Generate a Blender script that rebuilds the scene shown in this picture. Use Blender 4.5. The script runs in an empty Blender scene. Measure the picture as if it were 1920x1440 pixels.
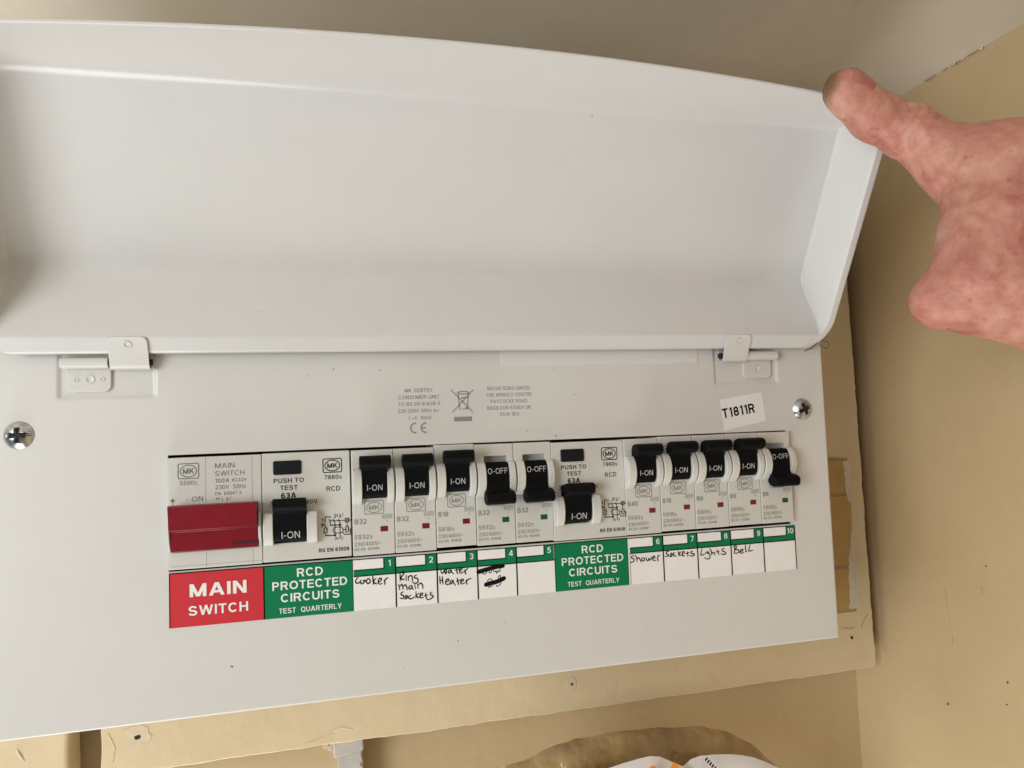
import bpy, math, os, random
import numpy as np
from mathutils import Vector, Matrix

# ------------------------------------------------------------------ camera, world, lamps
C = bpy.context.scene.collection
SC = bpy.context.scene
MM = 0.001                                     # everything below is written in millimetres


def basis(yaw, pitch, roll):
    f = Vector((math.sin(yaw) * math.cos(pitch), math.cos(yaw) * math.cos(pitch), math.sin(pitch)))
    r0 = Vector((math.cos(yaw), -math.sin(yaw), 0))
    u0 = r0.cross(f)
    r = math.cos(roll) * r0 + math.sin(roll) * u0
    u = -math.sin(roll) * r0 + math.cos(roll) * u0
    return r, u, f


cam_data = bpy.data.cameras.new("camera")
cam = bpy.data.objects.new("camera", cam_data)
C.objects.link(cam)
r_, u_, f_ = basis(0.2586, 0.0618, -0.0366)
m_ = Matrix((r_, u_, -f_)).transposed().to_4x4()
m_.translation = Vector((56.38, -319.67, 50.94)) * MM
cam.matrix_world = m_
cam_data.sensor_width = 36.0
cam_data.lens = 36.0 * 1399.0 / 1920.0
cam_data.clip_start = 0.005
cam_data.clip_end = 50.0
SC.camera = cam

world = bpy.data.worlds.new("World")
SC.world = world
world.use_nodes = True
bg = world.node_tree.nodes["Background"]
bg.inputs[0].default_value = (0.93, 0.93, 0.92, 1)
bg.inputs[1].default_value = 0.155


def area_light(name, loc, target, size, size_y, power, color):
    d = bpy.data.lights.new(name, "AREA")
    d.shape = "RECTANGLE"
    d.size, d.size_y = size * MM, size_y * MM
    d.energy = power
    d.color = color
    o = bpy.data.objects.new(name, d)
    C.objects.link(o)
    o.location = Vector(loc) * MM
    o.rotation_euler = (Vector(target) - Vector(loc)).to_track_quat("-Z", "Y").to_euler()
    return o


area_light("window_light", (-640, -690, 90), (120, 0, 70), 420, 620, 8.2, (0.95, 0.975, 1.0))
area_light("room_light", (-200, -110, -800), (110, -50, 190), 600, 450, 6.3, (1.0, 0.985, 0.96))
SC.view_settings.view_transform = "Standard"
SC.view_settings.look = "None"
SC.view_settings.exposure = 0.0
SC.view_settings.gamma = 1.0

# ------------------------------------------------------------------ helpers


class MB:
    def __init__(self):
        self.v, self.f = [], []

    def add(self, vs, fs):
        n = len(self.v)
        self.v += [tuple(p) for p in vs]
        self.f += [tuple(i + n for i in q) for q in fs]
        return self

    def box(self, x0, x1, y0, y1, z0, z1):
        vs = [(x, y, z) for x in (x0, x1) for y in (y0, y1) for z in (z0, z1)]
        return self.add(vs, [(0, 1, 3, 2), (4, 6, 7, 5), (0, 4, 5, 1), (2, 3, 7, 6), (0, 2, 6, 4), (1, 5, 7, 3)])

    def prism(self, prof, x0, x1):
        """profile of (y, z) points pushed along x"""
        n = len(prof)
        area = sum(prof[i][0] * prof[(i + 1) % n][1] - prof[(i + 1) % n][0] * prof[i][1] for i in range(n))
        if area < 0:
            prof = prof[::-1]
        vs = [(x0, y, z) for y, z in prof] + [(x1, y, z) for y, z in prof]
        fs = [tuple(range(n))[::-1], tuple(range(n, 2 * n))]
        fs += [(i, (i + 1) % n, n + (i + 1) % n, n + i) for i in range(n)]
        return self.add(vs, fs)

    def slab(self, out, y0, y1):
        """outline of (x, z) points, front face at y0, back at y1"""
        n = len(out)
        area = sum(out[i][0] * out[(i + 1) % n][1] - out[(i + 1) % n][0] * out[i][1] for i in range(n))
        if area < 0:
            out = out[::-1]
        vs = [(x, y0, z) for x, z in out] + [(x, y1, z) for x, z in out]
        fs = [tuple(range(n)), tuple(range(n, 2 * n))[::-1]]
        fs += [((i + 1) % n, i, n + i, n + (i + 1) % n) for i in range(n)]
        return self.add(vs, fs)

    def holed(self, xs, zs, holes, y0, y1, floor=None):
        """block with a front at y0 and open back at y1, cells in holes cut through"""
        nx, nz = len(xs), len(zs)
        hole = lambda i, j: (i, j) in holes or i < 0 or j < 0 or i >= nx - 1 or j >= nz - 1
        vs = [(x, y0, z) for x in xs for z in zs] + [(x, y1, z) for x in xs for z in zs]
        I = lambda i, j, k=0: k * nx * nz + i * nz + j
        fs = []
        for i in range(-1, nx):
            for j in range(-1, nz):
                if not hole(i, j):
                    fs.append((I(i, j), I(i + 1, j), I(i + 1, j + 1), I(i, j + 1)))
                if j >= 0 and j < nz - 1 and i < nx - 1 and hole(i, j) != hole(i + 1, j):
                    a = (I(i + 1, j), I(i + 1, j + 1), I(i + 1, j + 1, 1), I(i + 1, j, 1))
                    fs.append(a[::-1] if hole(i + 1, j) else a)
                if i >= 0 and i < nx - 1 and j < nz - 1 and hole(i, j) != hole(i, j + 1):
                    a = (I(i, j + 1), I(i + 1, j + 1), I(i + 1, j + 1, 1), I(i, j + 1, 1))
                    fs.append(a if hole(i, j + 1) else a[::-1])
        self.add(vs, fs)
        if floor is not None:
            for (i, j) in holes:
                self.add([(xs[i] - .3, floor, zs[j] - .3), (xs[i + 1] + .3, floor, zs[j] - .3), (xs[i + 1] + .3, floor, zs[j + 1] + .3), (xs[i] - .3, floor, zs[j + 1] + .3)], [(0, 1, 2, 3)])
        return self

    def tube(self, pts, r, n=8):
        pts = [Vector(p) for p in pts]
        rings = []
        for i, p in enumerate(pts):
            d = (pts[min(i + 1, len(pts) - 1)] - pts[max(i - 1, 0)]).normalized()
            a = d.orthogonal().normalized() if i == 0 else (rings[-1][1] - d * rings[-1][1].dot(d)).normalized()
            b = d.cross(a)
            rings.append(([p + r * (math.cos(2 * math.pi * k / n) * a + math.sin(2 * math.pi * k / n) * b) for k in range(n)], a))
        vs = [q for ring, _ in rings for q in ring]
        fs = [(i * n + k, i * n + (k + 1) % n, (i + 1) * n + (k + 1) % n, (i + 1) * n + k) for i in range(len(pts) - 1) for k in range(n)]
        fs += [tuple(range(n))[::-1], tuple(range((len(pts) - 1) * n, len(pts) * n))]
        return self.add(vs, fs)

    def disc(self, cx, cz, r, y, n=20, rz=None, jit=0, seed=0):
        R = random.Random(seed)
        rz = rz or r
        vs = []
        for k in range(n):
            q = 1 + jit * (R.random() - .5)
            vs.append((cx + r * q * math.cos(2 * math.pi * k / n), y, cz + rz * q * math.sin(2 * math.pi * k / n)))
        return self.add(vs, [tuple(range(n))])

    def ribbon(self, pts, w, y, smooth=True, close=False, taper=False):
        """ink line of width w along (x, z) points, lying at depth y"""
        P = [np.array(p, float) for p in pts]
        if smooth and len(P) > 2:
            Q = []
            E = [2 * P[0] - P[1]] + P + [2 * P[-1] - P[-2]]
            for i in range(1, len(E) - 2):
                for t in np.linspace(0, 1, 5)[:-1]:
                    a, b, c, d = E[i - 1], E[i], E[i + 1], E[i + 2]
                    Q.append(.5 * (2 * b + (c - a) * t + (2 * a - 5 * b + 4 * c - d) * t * t + (3 * b - a - 3 * c + d) * t ** 3))
            Q.append(P[-1])
            P = Q
        n = len(P)
        L, Rr = [], []
        for i in range(n):
            a = P[i - 1] if i else (P[-2] if close else P[0])
            b = P[i + 1] if i < n - 1 else (P[1] if close else P[-1])
            d = b - a
            l = np.hypot(*d) or 1
            nn = np.array([-d[1], d[0]]) / l
            k = 1.0
            if 0 < i < n - 1 or close:
                s = P[i] - a
                sl = np.hypot(*s)
                if sl > 0:
                    c = abs(np.dot(np.array([-s[1], s[0]]) / sl, nn))
                    k = 1 / max(c, .6)
            if taper:
                k *= (.75 + .35 * math.sin(3.1 * i / max(n - 1, 1)))
            L.append(P[i] + nn * w * .5 * k)
            Rr.append(P[i] - nn * w * .5 * k)
        vs = [(q[0], y, q[1]) for q in L] + [(q[0], y, q[1]) for q in Rr]
        self.add(vs, [(i, n + i, n + i + 1, i + 1) for i in range(n - 1)])
        if smooth and not close:
            for q in (P[0], P[-1]):
                self.disc(q[0], q[1], w * (.38 if taper else .5), y - .002, 8)
        return self

    def text(self, s, cx, cz, cap, y, width=None, bold=0.0, align="C", rot=0.0, warp=None):
        vs, fs = glyphs(s, bold)
        if not vs:
            return self
        a = np.array(vs)
        k = cap / CAP
        x0, x1 = a[:, 0].min(), a[:, 0].max()
        kx = width / (x1 - x0) if width else k
        X = (a[:, 0] - (x0 + x1) / 2) * kx
        if align == "L":
            X = (a[:, 0] - x0) * kx
        Z = (a[:, 1] - CAP / 2) * k
        c, t = math.cos(rot), math.sin(rot)
        X, Z = X * c - Z * t + cx, X * t + Z * c + cz
        return self.add([(px, (warp(pz) if warp else y) - .003 * l, pz) for px, pz, l in zip(X, Z, a[:, 2])], fs)

    def build(self, name, mat, parent=None, loc=(0, 0, 0), bevel=0, seg=2, smooth=35, shift=(0, 0, 0)):
        me = bpy.data.meshes.new(name)
        sh = shift
        me.from_pydata([((p[0] - sh[0]) * MM, (p[1] - sh[1]) * MM, (p[2] - sh[2]) * MM) for p in self.v], [], self.f)
        me.validate()
        me.materials.append(mat)
        if smooth:
            me.shade_smooth()
            me.set_sharp_from_angle(angle=math.radians(smooth))
        o = bpy.data.objects.new(name, me)
        C.objects.link(o)
        if parent:
            o.parent = parent
        o.location = Vector(loc) * MM
        if bevel:
            b = o.modifiers.new("bevel", "BEVEL")
            b.width = bevel * MM
            b.segments = seg
            b.limit_method = "ANGLE"
            b.angle_limit = math.radians(40)
        return o


CAP = 1.0
_gc = {}


def glyph(ch, w):
    """one sans-serif letter, cap height 1, stroke w: (polygons, width)"""
    P, q = [], w / 2

    def V(x, z0, z1):
        P.append([(x - q, z0), (x + q, z0), (x + q, z1), (x - q, z1)])

    def H(x0, x1, z):
        t = q * .94
        P.append([(x0, z - t), (x1, z - t), (x1, z + t), (x0, z + t)])

    def D(x0, z0, x1, z1):
        k = q * min(1.9, math.hypot(x1 - x0, z1 - z0) / abs(z1 - z0))
        P.append([(x0 - k, z0), (x0 + k, z0), (x1 + k, z1), (x1 - k, z1)])

    def A(cx, cz, rx, rz, a0, a1, tail=()):
        n = max(6, int(abs(a1 - a0) / 11))
        pts = [(cx + rx * math.cos(math.radians(t)), cz + rz * math.sin(math.radians(t))) for t in np.linspace(a0, a1, n + 1)] + list(tail)
        L = []
        for i, p in enumerate(pts):
            u, v = pts[max(i - 1, 0)], pts[min(i + 1, len(pts) - 1)]
            dx, dz = v[0] - u[0], v[1] - u[1]
            l = math.hypot(dx, dz) or 1
            L.append(((p[0] - dz / l * q, p[1] + dx / l * q), (p[0] + dz / l * q, p[1] - dx / l * q)))
        for i in range(n + len(tail)):
            P.append([L[i][0], L[i][1], L[i + 1][1], L[i + 1][0]])

    W = .72
    if ch == "A":
        W = .88; D(q * 1.1, 0, W / 2 - q * .1, 1); D(W - q * 1.1, 0, W / 2 + q * .1, 1); H(.2, W - .2, .30)
    elif ch in "BPR":
        W = {"B": .74, "P": .72, "R": .78}[ch]
        m = .53 if ch == "B" else .48
        V(q, 0, 1); H(q, .42, 1 - q); H(q, .42, m); A(.42, (m + 1 - q) / 2, W - (.05 if ch == "B" else .03) - q - .42, (1 - q - m) / 2, 90, -90)
        if ch == "B":
            H(q, .42, q); A(.42, (m + q) / 2, W - q - .42, (m - q) / 2, 90, -90)
        if ch == "R":
            D(.47, m, W - q * 1.2, 0)
    elif ch == "C":
        W = .84; A(W / 2, .5, W / 2 - q, .5 - q, 40, 320)
    elif ch == "D":
        W = .80; V(q, 0, 1); H(q, .36, 1 - q); H(q, .36, q); A(.36, .5, W - q - .36, .5 - q, 90, -90)
    elif ch in "EF":
        W = .68 if ch == "E" else .64
        V(q, 0, 1); H(q, W, 1 - q); H(q, W - .05, .52)
        if ch == "E":
            H(q, W, q)
    elif ch == "G":
        W = .88; A(W / 2, .5, W / 2 - q, .5 - q, 40, 335); V(W - q, 0, .5); H(W * .52, W, .5 - q)
    elif ch == "H":
        W = .76; V(q, 0, 1); V(W - q, 0, 1); H(q, W - q, .53)
    elif ch == "I":
        W = w; V(q, 0, 1)
    elif ch == "J":
        W = .55; V(W - q, .28, 1); A(W / 2, .28, W / 2 - q, .28 - q, 0, -170)
    elif ch == "K":
        W = .80; V(q, 0, 1); D(q * 1.2, .30, W - q * 1.6, 1); D(W - q * 1.3, 0, .34, .62)
    elif ch == "L":
        W = .60; V(q, 0, 1); H(q, W, q)
    elif ch == "M":
        W = .92; V(q, 0, 1); V(W - q, 0, 1); D(q, 1, W / 2, 0.02); D(W - q, 1, W / 2, 0.02)
    elif ch == "N":
        W = .76; V(q, 0, 1); V(W - q, 0, 1); D(q, 1, W - q, 0)
    elif ch in "OQ":
        W = .90; A(W / 2, .5, W / 2 - q, .5 - q, 0, 360)
        if ch == "Q":
            D(.55, .26, W - q, -.04)
    elif ch in "Ss":
        W = .76; r = (1 - 2 * q) / 4
        A(W / 2, 1 - q - r, W / 2 - q - .02, r, 12, 270); A(W / 2, q + r, W / 2 - q, r, 90, -168)
    elif ch == "T":
        W = .70; V(W / 2, 0, 1); H(0, W, 1 - q)
    elif ch == "U":
        W = .76; V(q, .32, 1); V(W - q, .32, 1); A(W / 2, .33, W / 2 - q, .33 - q, 180, 360)
    elif ch == "V":
        W = .84; D(q * 1.1, 1, W / 2, 0); D(W - q * 1.1, 1, W / 2, 0)
    elif ch == "W":
        W = 1.22; D(q * 1.1, 1, W * .27, 0); D(W * .5, 1, W * .27, 0); D(W * .5, 1, W * .73, 0); D(W - q * 1.1, 1, W * .73, 0)
    elif ch == "X":
        W = .82; D(q * 1.2, 0, W - q * 1.2, 1); D(W - q * 1.2, 0, q * 1.2, 1)
    elif ch == "Y":
        W = .84; V(W / 2, 0, .45); D(W / 2, .40, q * 1.2, 1); D(W / 2, .40, W - q * 1.2, 1)
    elif ch in "Zz":
        W = .74; H(0, W, 1 - q); H(0, W, q); D(q * 1.7, w * .5, W - q * 1.7, 1 - w * .5)
    elif ch == "0":
        W = .66; A(W / 2, .5, W / 2 - q, .5 - q, 0, 360)
    elif ch == "1":
        W = .42; V(W - q - .02, 0, 1); D(.10, .72, W - q - .06, .97); P[-1] = [(.04, .70), (.04, .80), (W - w, 1.0), (W - w * .6, .88)]
    elif ch == "2":
        W = .67; A(W / 2, .69, W / 2 - q, .31 - q, 170, -28, ((.40, .36), (q * 1.5, w * .9))); H(0.02, W, q)
    elif ch == "3":
        W = .67; r = (1 - 2 * q) / 4
        A(W / 2, 1 - q - r, W / 2 - q - .02, r, 160, -90); A(W / 2, q + r, W / 2 - q, r, 90, -160); H(.27, .36, .5)
    elif ch == "4":
        W = .70; V(.52, 0, 1); H(0, W, .26); D(q * .8, .26, .50, 1)
    elif ch == "5":
        W = .67; H(.13, W - .04, 1 - q); D(.06 + q, .46, .11 + q, 1); A(W / 2 - .01, .34, W / 2 - q + .01, .34 - q, 145, -155)
    elif ch in "69":
        W = .67; A(W / 2, .33, W / 2 - q, .33 - q, 0, 360); A(W / 2 + .02, .5, W / 2 - q + .02, .5 - q, 42, 190)
        if ch == "9":
            P[:] = [[(W - x, 1 - z) for x, z in p] for p in P]
    elif ch == "7":
        W = .66; H(0, W, 1 - q); D(.22, 0, W - q * 1.4, 1 - w * .6)
    elif ch == "8":
        W = .67; r = (1 - 2 * q) / 4
        A(W / 2, 1 - q - r, W / 2 - q - .03, r, 0, 360); A(W / 2, q + r, W / 2 - q, r, 0, 360)
    elif ch == "a":
        W = .66; A(W / 2 - .02, .37, W / 2 - q - .02, .37 - q, 0, 360); V(W - q, 0, .74)
    elif ch == "c":
        W = .62; A(W / 2, .37, W / 2 - q, .37 - q, 45, 315)
    elif ch == "n":
        W = .60; V(q, 0, .74); V(W - q, 0, .45); A(W / 2, .45, W / 2 - q, .29 - q, 0, 180)
    elif ch == "m":
        W = .95
        V(q, 0, .74)
        for k in (0, 1):
            c = q + (W - w) * (.25 + .5 * k)
            A(c, .47, (W - w) * .25, .27 - q, 0, 180); V(c + (W - w) * .25, 0, .47)
    elif ch == "-":
        W = .34; H(0, W, .40)
    elif ch == ".":
        W = w; V(q, 0, w)
    elif ch == "/":
        W = .38; D(q, -.03, W - q, 1.03)
    elif ch == "~":
        W = .62; A(.17, .45, .14, .10, 180, 20); A(.45, .45, .14, .10, 180, 340)
    elif ch == "&":
        W = .86; A(.36, .78, .19, .22 - q, -60, 240); A(.34, .28, .34 - q, .28 - q, 110, 330); D(W - q * 1.5, 0, .24, .68); D(.62, .18, .78, .48)
    elif ch == " ":
        W, P = .26, []
    if ch in "sz":
        P = [[(x * .78, z * .74) for x, z in p] for p in P]
        W *= .78
    return P, W


def glyphs(s, bold=0.0):
    """text as flat polygons: [(x, z, layer)], faces"""
    if (s, bold) not in _gc:
        w = .118 + bold * 3.0
        vs, fs, x = [], [], 0.0
        for ch in s:
            P, W = glyph(ch, w)
            for i, p in enumerate(P):
                a = sum(p[k][0] * p[(k + 1) % len(p)][1] - p[(k + 1) % len(p)][0] * p[k][1] for k in range(len(p)))
                fs.append(tuple(range(len(vs), len(vs) + len(p))))
                vs += [(x + px, pz, i % 7) for px, pz in (p if a > 0 else p[::-1])]
            x += W + .185 - bold * 2
        _gc[(s, bold)] = (vs, fs)
    return _gc[(s, bold)]


def thing(name, label, cat, loc=(0, 0, 0), group=None):
    o = bpy.data.objects.new(name, None)
    C.objects.link(o)
    o.empty_display_size = 0.01
    o.location = Vector(loc) * MM
    return tag(o, label, cat, group)


def tag(o, label, cat, group=None):
    o["label"] = label
    o["category"] = cat
    if group:
        o["group"] = group
    return o


def structure(o):
    o["kind"] = "structure"
    return o


# ------------------------------------------------------------------ materials


def material(name, color, rough=0.5, metal=0.0, spec=0.5, mottle=0.0, mscale=40.0, color2=None, bump=0.0, bscale=900.0, bump2=0.0, b2scale=60.0, coat=0.0, sss=0.0):
    m = bpy.data.materials.new(name)
    m.use_nodes = True
    nt = m.node_tree
    p = nt.nodes["Principled BSDF"]
    p.inputs["Base Color"].default_value = (*color, 1)
    p.inputs["Roughness"].default_value = rough
    p.inputs["Metallic"].default_value = metal
    p.inputs["Specular IOR Level"].default_value = spec
    p.inputs["Coat Weight"].default_value = coat
    tc = nt.nodes.new("ShaderNodeTexCoord")
    if mottle or color2:
        n = nt.nodes.new("ShaderNodeTexNoise")
        n.inputs["Scale"].default_value = mscale
        n.inputs["Detail"].default_value = 6
        n.inputs["Roughness"].default_value = 0.6
        nt.links.new(tc.outputs["Object"], n.inputs["Vector"])
        cr = nt.nodes.new("ShaderNodeValToRGB")
        c2 = color2 or tuple(c * (1 - mottle) for c in color)
        cr.color_ramp.elements[0].position = 0.35
        cr.color_ramp.elements[1].position = 0.7
        cr.color_ramp.elements[0].color = (*color, 1)
        cr.color_ramp.elements[1].color = (*c2, 1)
        nt.links.new(n.outputs["Fac"], cr.inputs["Fac"])
        nt.links.new(cr.outputs["Color"], p.inputs["Base Color"])
    last = None
    for st, sc, dist in ((bump, bscale, 0.0002), (bump2, b2scale, 0.003)):
        if st:
            n = nt.nodes.new("ShaderNodeTexNoise")
            n.inputs["Scale"].default_value = sc
            n.inputs["Detail"].default_value = 4
            nt.links.new(tc.outputs["Object"], n.inputs["Vector"])
            b = nt.nodes.new("ShaderNodeBump")
            b.inputs["Strength"].default_value = st
            b.inputs["Distance"].default_value = dist
            nt.links.new(n.outputs["Fac"], b.inputs["Height"])
            if last:
                nt.links.new(last.outputs["Normal"], b.inputs["Normal"])
            last = b
    if last:
        nt.links.new(last.outputs["Normal"], p.inputs["Normal"])
    return m


M = {
    "metal": material("white_powder_coat", (0.655, 0.645, 0.61), 0.36, mottle=0.03, mscale=25, bump=0.12, bscale=700),
    "lid": material("white_powder_coat_lid", (0.655, 0.65, 0.63), 0.26, mottle=0.03, mscale=25, bump=0.10, bscale=700),
    "strip": material("clear_label", (0.70, 0.69, 0.665), 0.4, bump=.05),
    "plastic": material("cream_plastic", (0.61, 0.605, 0.555), 0.42, mottle=0.03, mscale=60, bump=0.05, bscale=1500),
    "black": material("black_plastic", (0.003, 0.0035, 0.004), 0.58, spec=0.10, bump=0.06, bscale=1500),
    "button": material("test_button_plastic", (0.007, 0.009, 0.012), 0.5, spec=0.2, bump=0.1, bscale=1500),
    "red": material("red_plastic", (0.20, 0.004, 0.012), 0.36, spec=0.4, mottle=0.15, mscale=120, bump=0.06, bscale=1300),
    "redlabel": material("red_label", (0.56, 0.032, 0.042), 0.55, spec=0.25, bump=0.04),
    "green": material("green_label", (0.0, 0.18, 0.068), 0.55, spec=0.25, bump=0.04),
    "card": material("white_card", (0.84, 0.82, 0.79), 0.6, mottle=0.05, mscale=90, bump=0.08),
    "paper": material("paper_label", (0.82, 0.80, 0.78), 0.55, bump=0.08),
    "inkw": material("white_print", (0.80, 0.82, 0.78), 0.55),
    "inkt": material("toggle_print", (0.50, 0.50, 0.50), 0.5),
    "inkb": material("black_ink", (0.006, 0.006, 0.007), 0.7, spec=0.1),
    "inkd": material("dark_print", (0.022, 0.022, 0.021), 0.7, spec=0.15),
    "inkg": material("grey_print", (0.235, 0.235, 0.215), 0.5),
    "speck": material("dust", (0.33, 0.32, 0.30), 0.8),
    "inkm": material("mid_grey_print", (0.15, 0.15, 0.14), 0.5),
    "inkl": material("light_grey_print", (0.27, 0.265, 0.25), 0.5),
    "winr": material("red_indicator", (0.16, 0.008, 0.015), 0.35),
    "wing": material("green_indicator", (0.0, 0.085, 0.03), 0.35),
    "zinc": material("zinc_plated_steel", (0.62, 0.64, 0.64), 0.28, metal=1.0, mottle=0.35, mscale=500, bump=0.2, bscale=900),
    "dark": material("cavity_shade", (0.015, 0.014, 0.013), 0.8),  # near black, shade of holes, slots and the box interior as colour
    "board": material("cream_board_paint", (0.70, 0.575, 0.37), 0.36, color2=(0.66, 0.53, 0.33), mscale=14, bump=0.5, bscale=230, bump2=0.4, b2scale=45),
    "wall": material("cream_wall_paint", (0.56, 0.425, 0.245), 0.40, color2=(0.52, 0.39, 0.215), mscale=11, bump=0.3, bscale=420, bump2=0.6, b2scale=22),
    "ceil": material("ceiling_paint", (0.82, 0.775, 0.68), 0.5, color2=(0.78, 0.73, 0.63), mscale=9, bump=0.25, bscale=420, bump2=0.5, b2scale=14),
    "brown": material("bare_wood", (0.50, 0.335, 0.13), 0.7, color2=(0.43, 0.275, 0.10), mscale=70, bump=0.3, bscale=500),
    "torn": material("torn_plaster", (0.70, 0.62, 0.49), 0.9, mottle=0.2, mscale=400, bump=0.8, bscale=600),
    "filler": material("filler", (0.70, 0.58, 0.40), 0.8, mottle=0.15, mscale=200, bump=0.8, bscale=350),
    "batten": material("grey_white_paint", (0.52, 0.50, 0.45), 0.6, mottle=0.15, mscale=120, bump=0.6, bscale=300),
    "crack": material("crack_and_shade", (0.33, 0.23, 0.125), 0.8),  # brown of the cracks, also painted shade at the bare patches
    "pin": material("pinhole_brown", (0.10, 0.055, 0.025), 0.8),  # dark brown of the pinhole dots
    "chip": material("paint_chip", (0.72, 0.66, 0.55), 0.6),
    "thread": material("dark_thread", (0.03, 0.022, 0.015), 0.8),
    "bagw": material("white_plastic_film", (0.72, 0.70, 0.68), 0.35, bump=0.2, bscale=200, bump2=0.4, b2scale=60),
    "orange": material("orange_print", (0.75, 0.27, 0.02), 0.4),
    "bagb": material("amber_plastic_film", (0.40, 0.265, 0.11), 0.14, color2=(0.14, 0.08, 0.025), mscale=35, bump=.5, bscale=160, bump2=1.0, b2scale=70, coat=.7),
}

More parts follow.
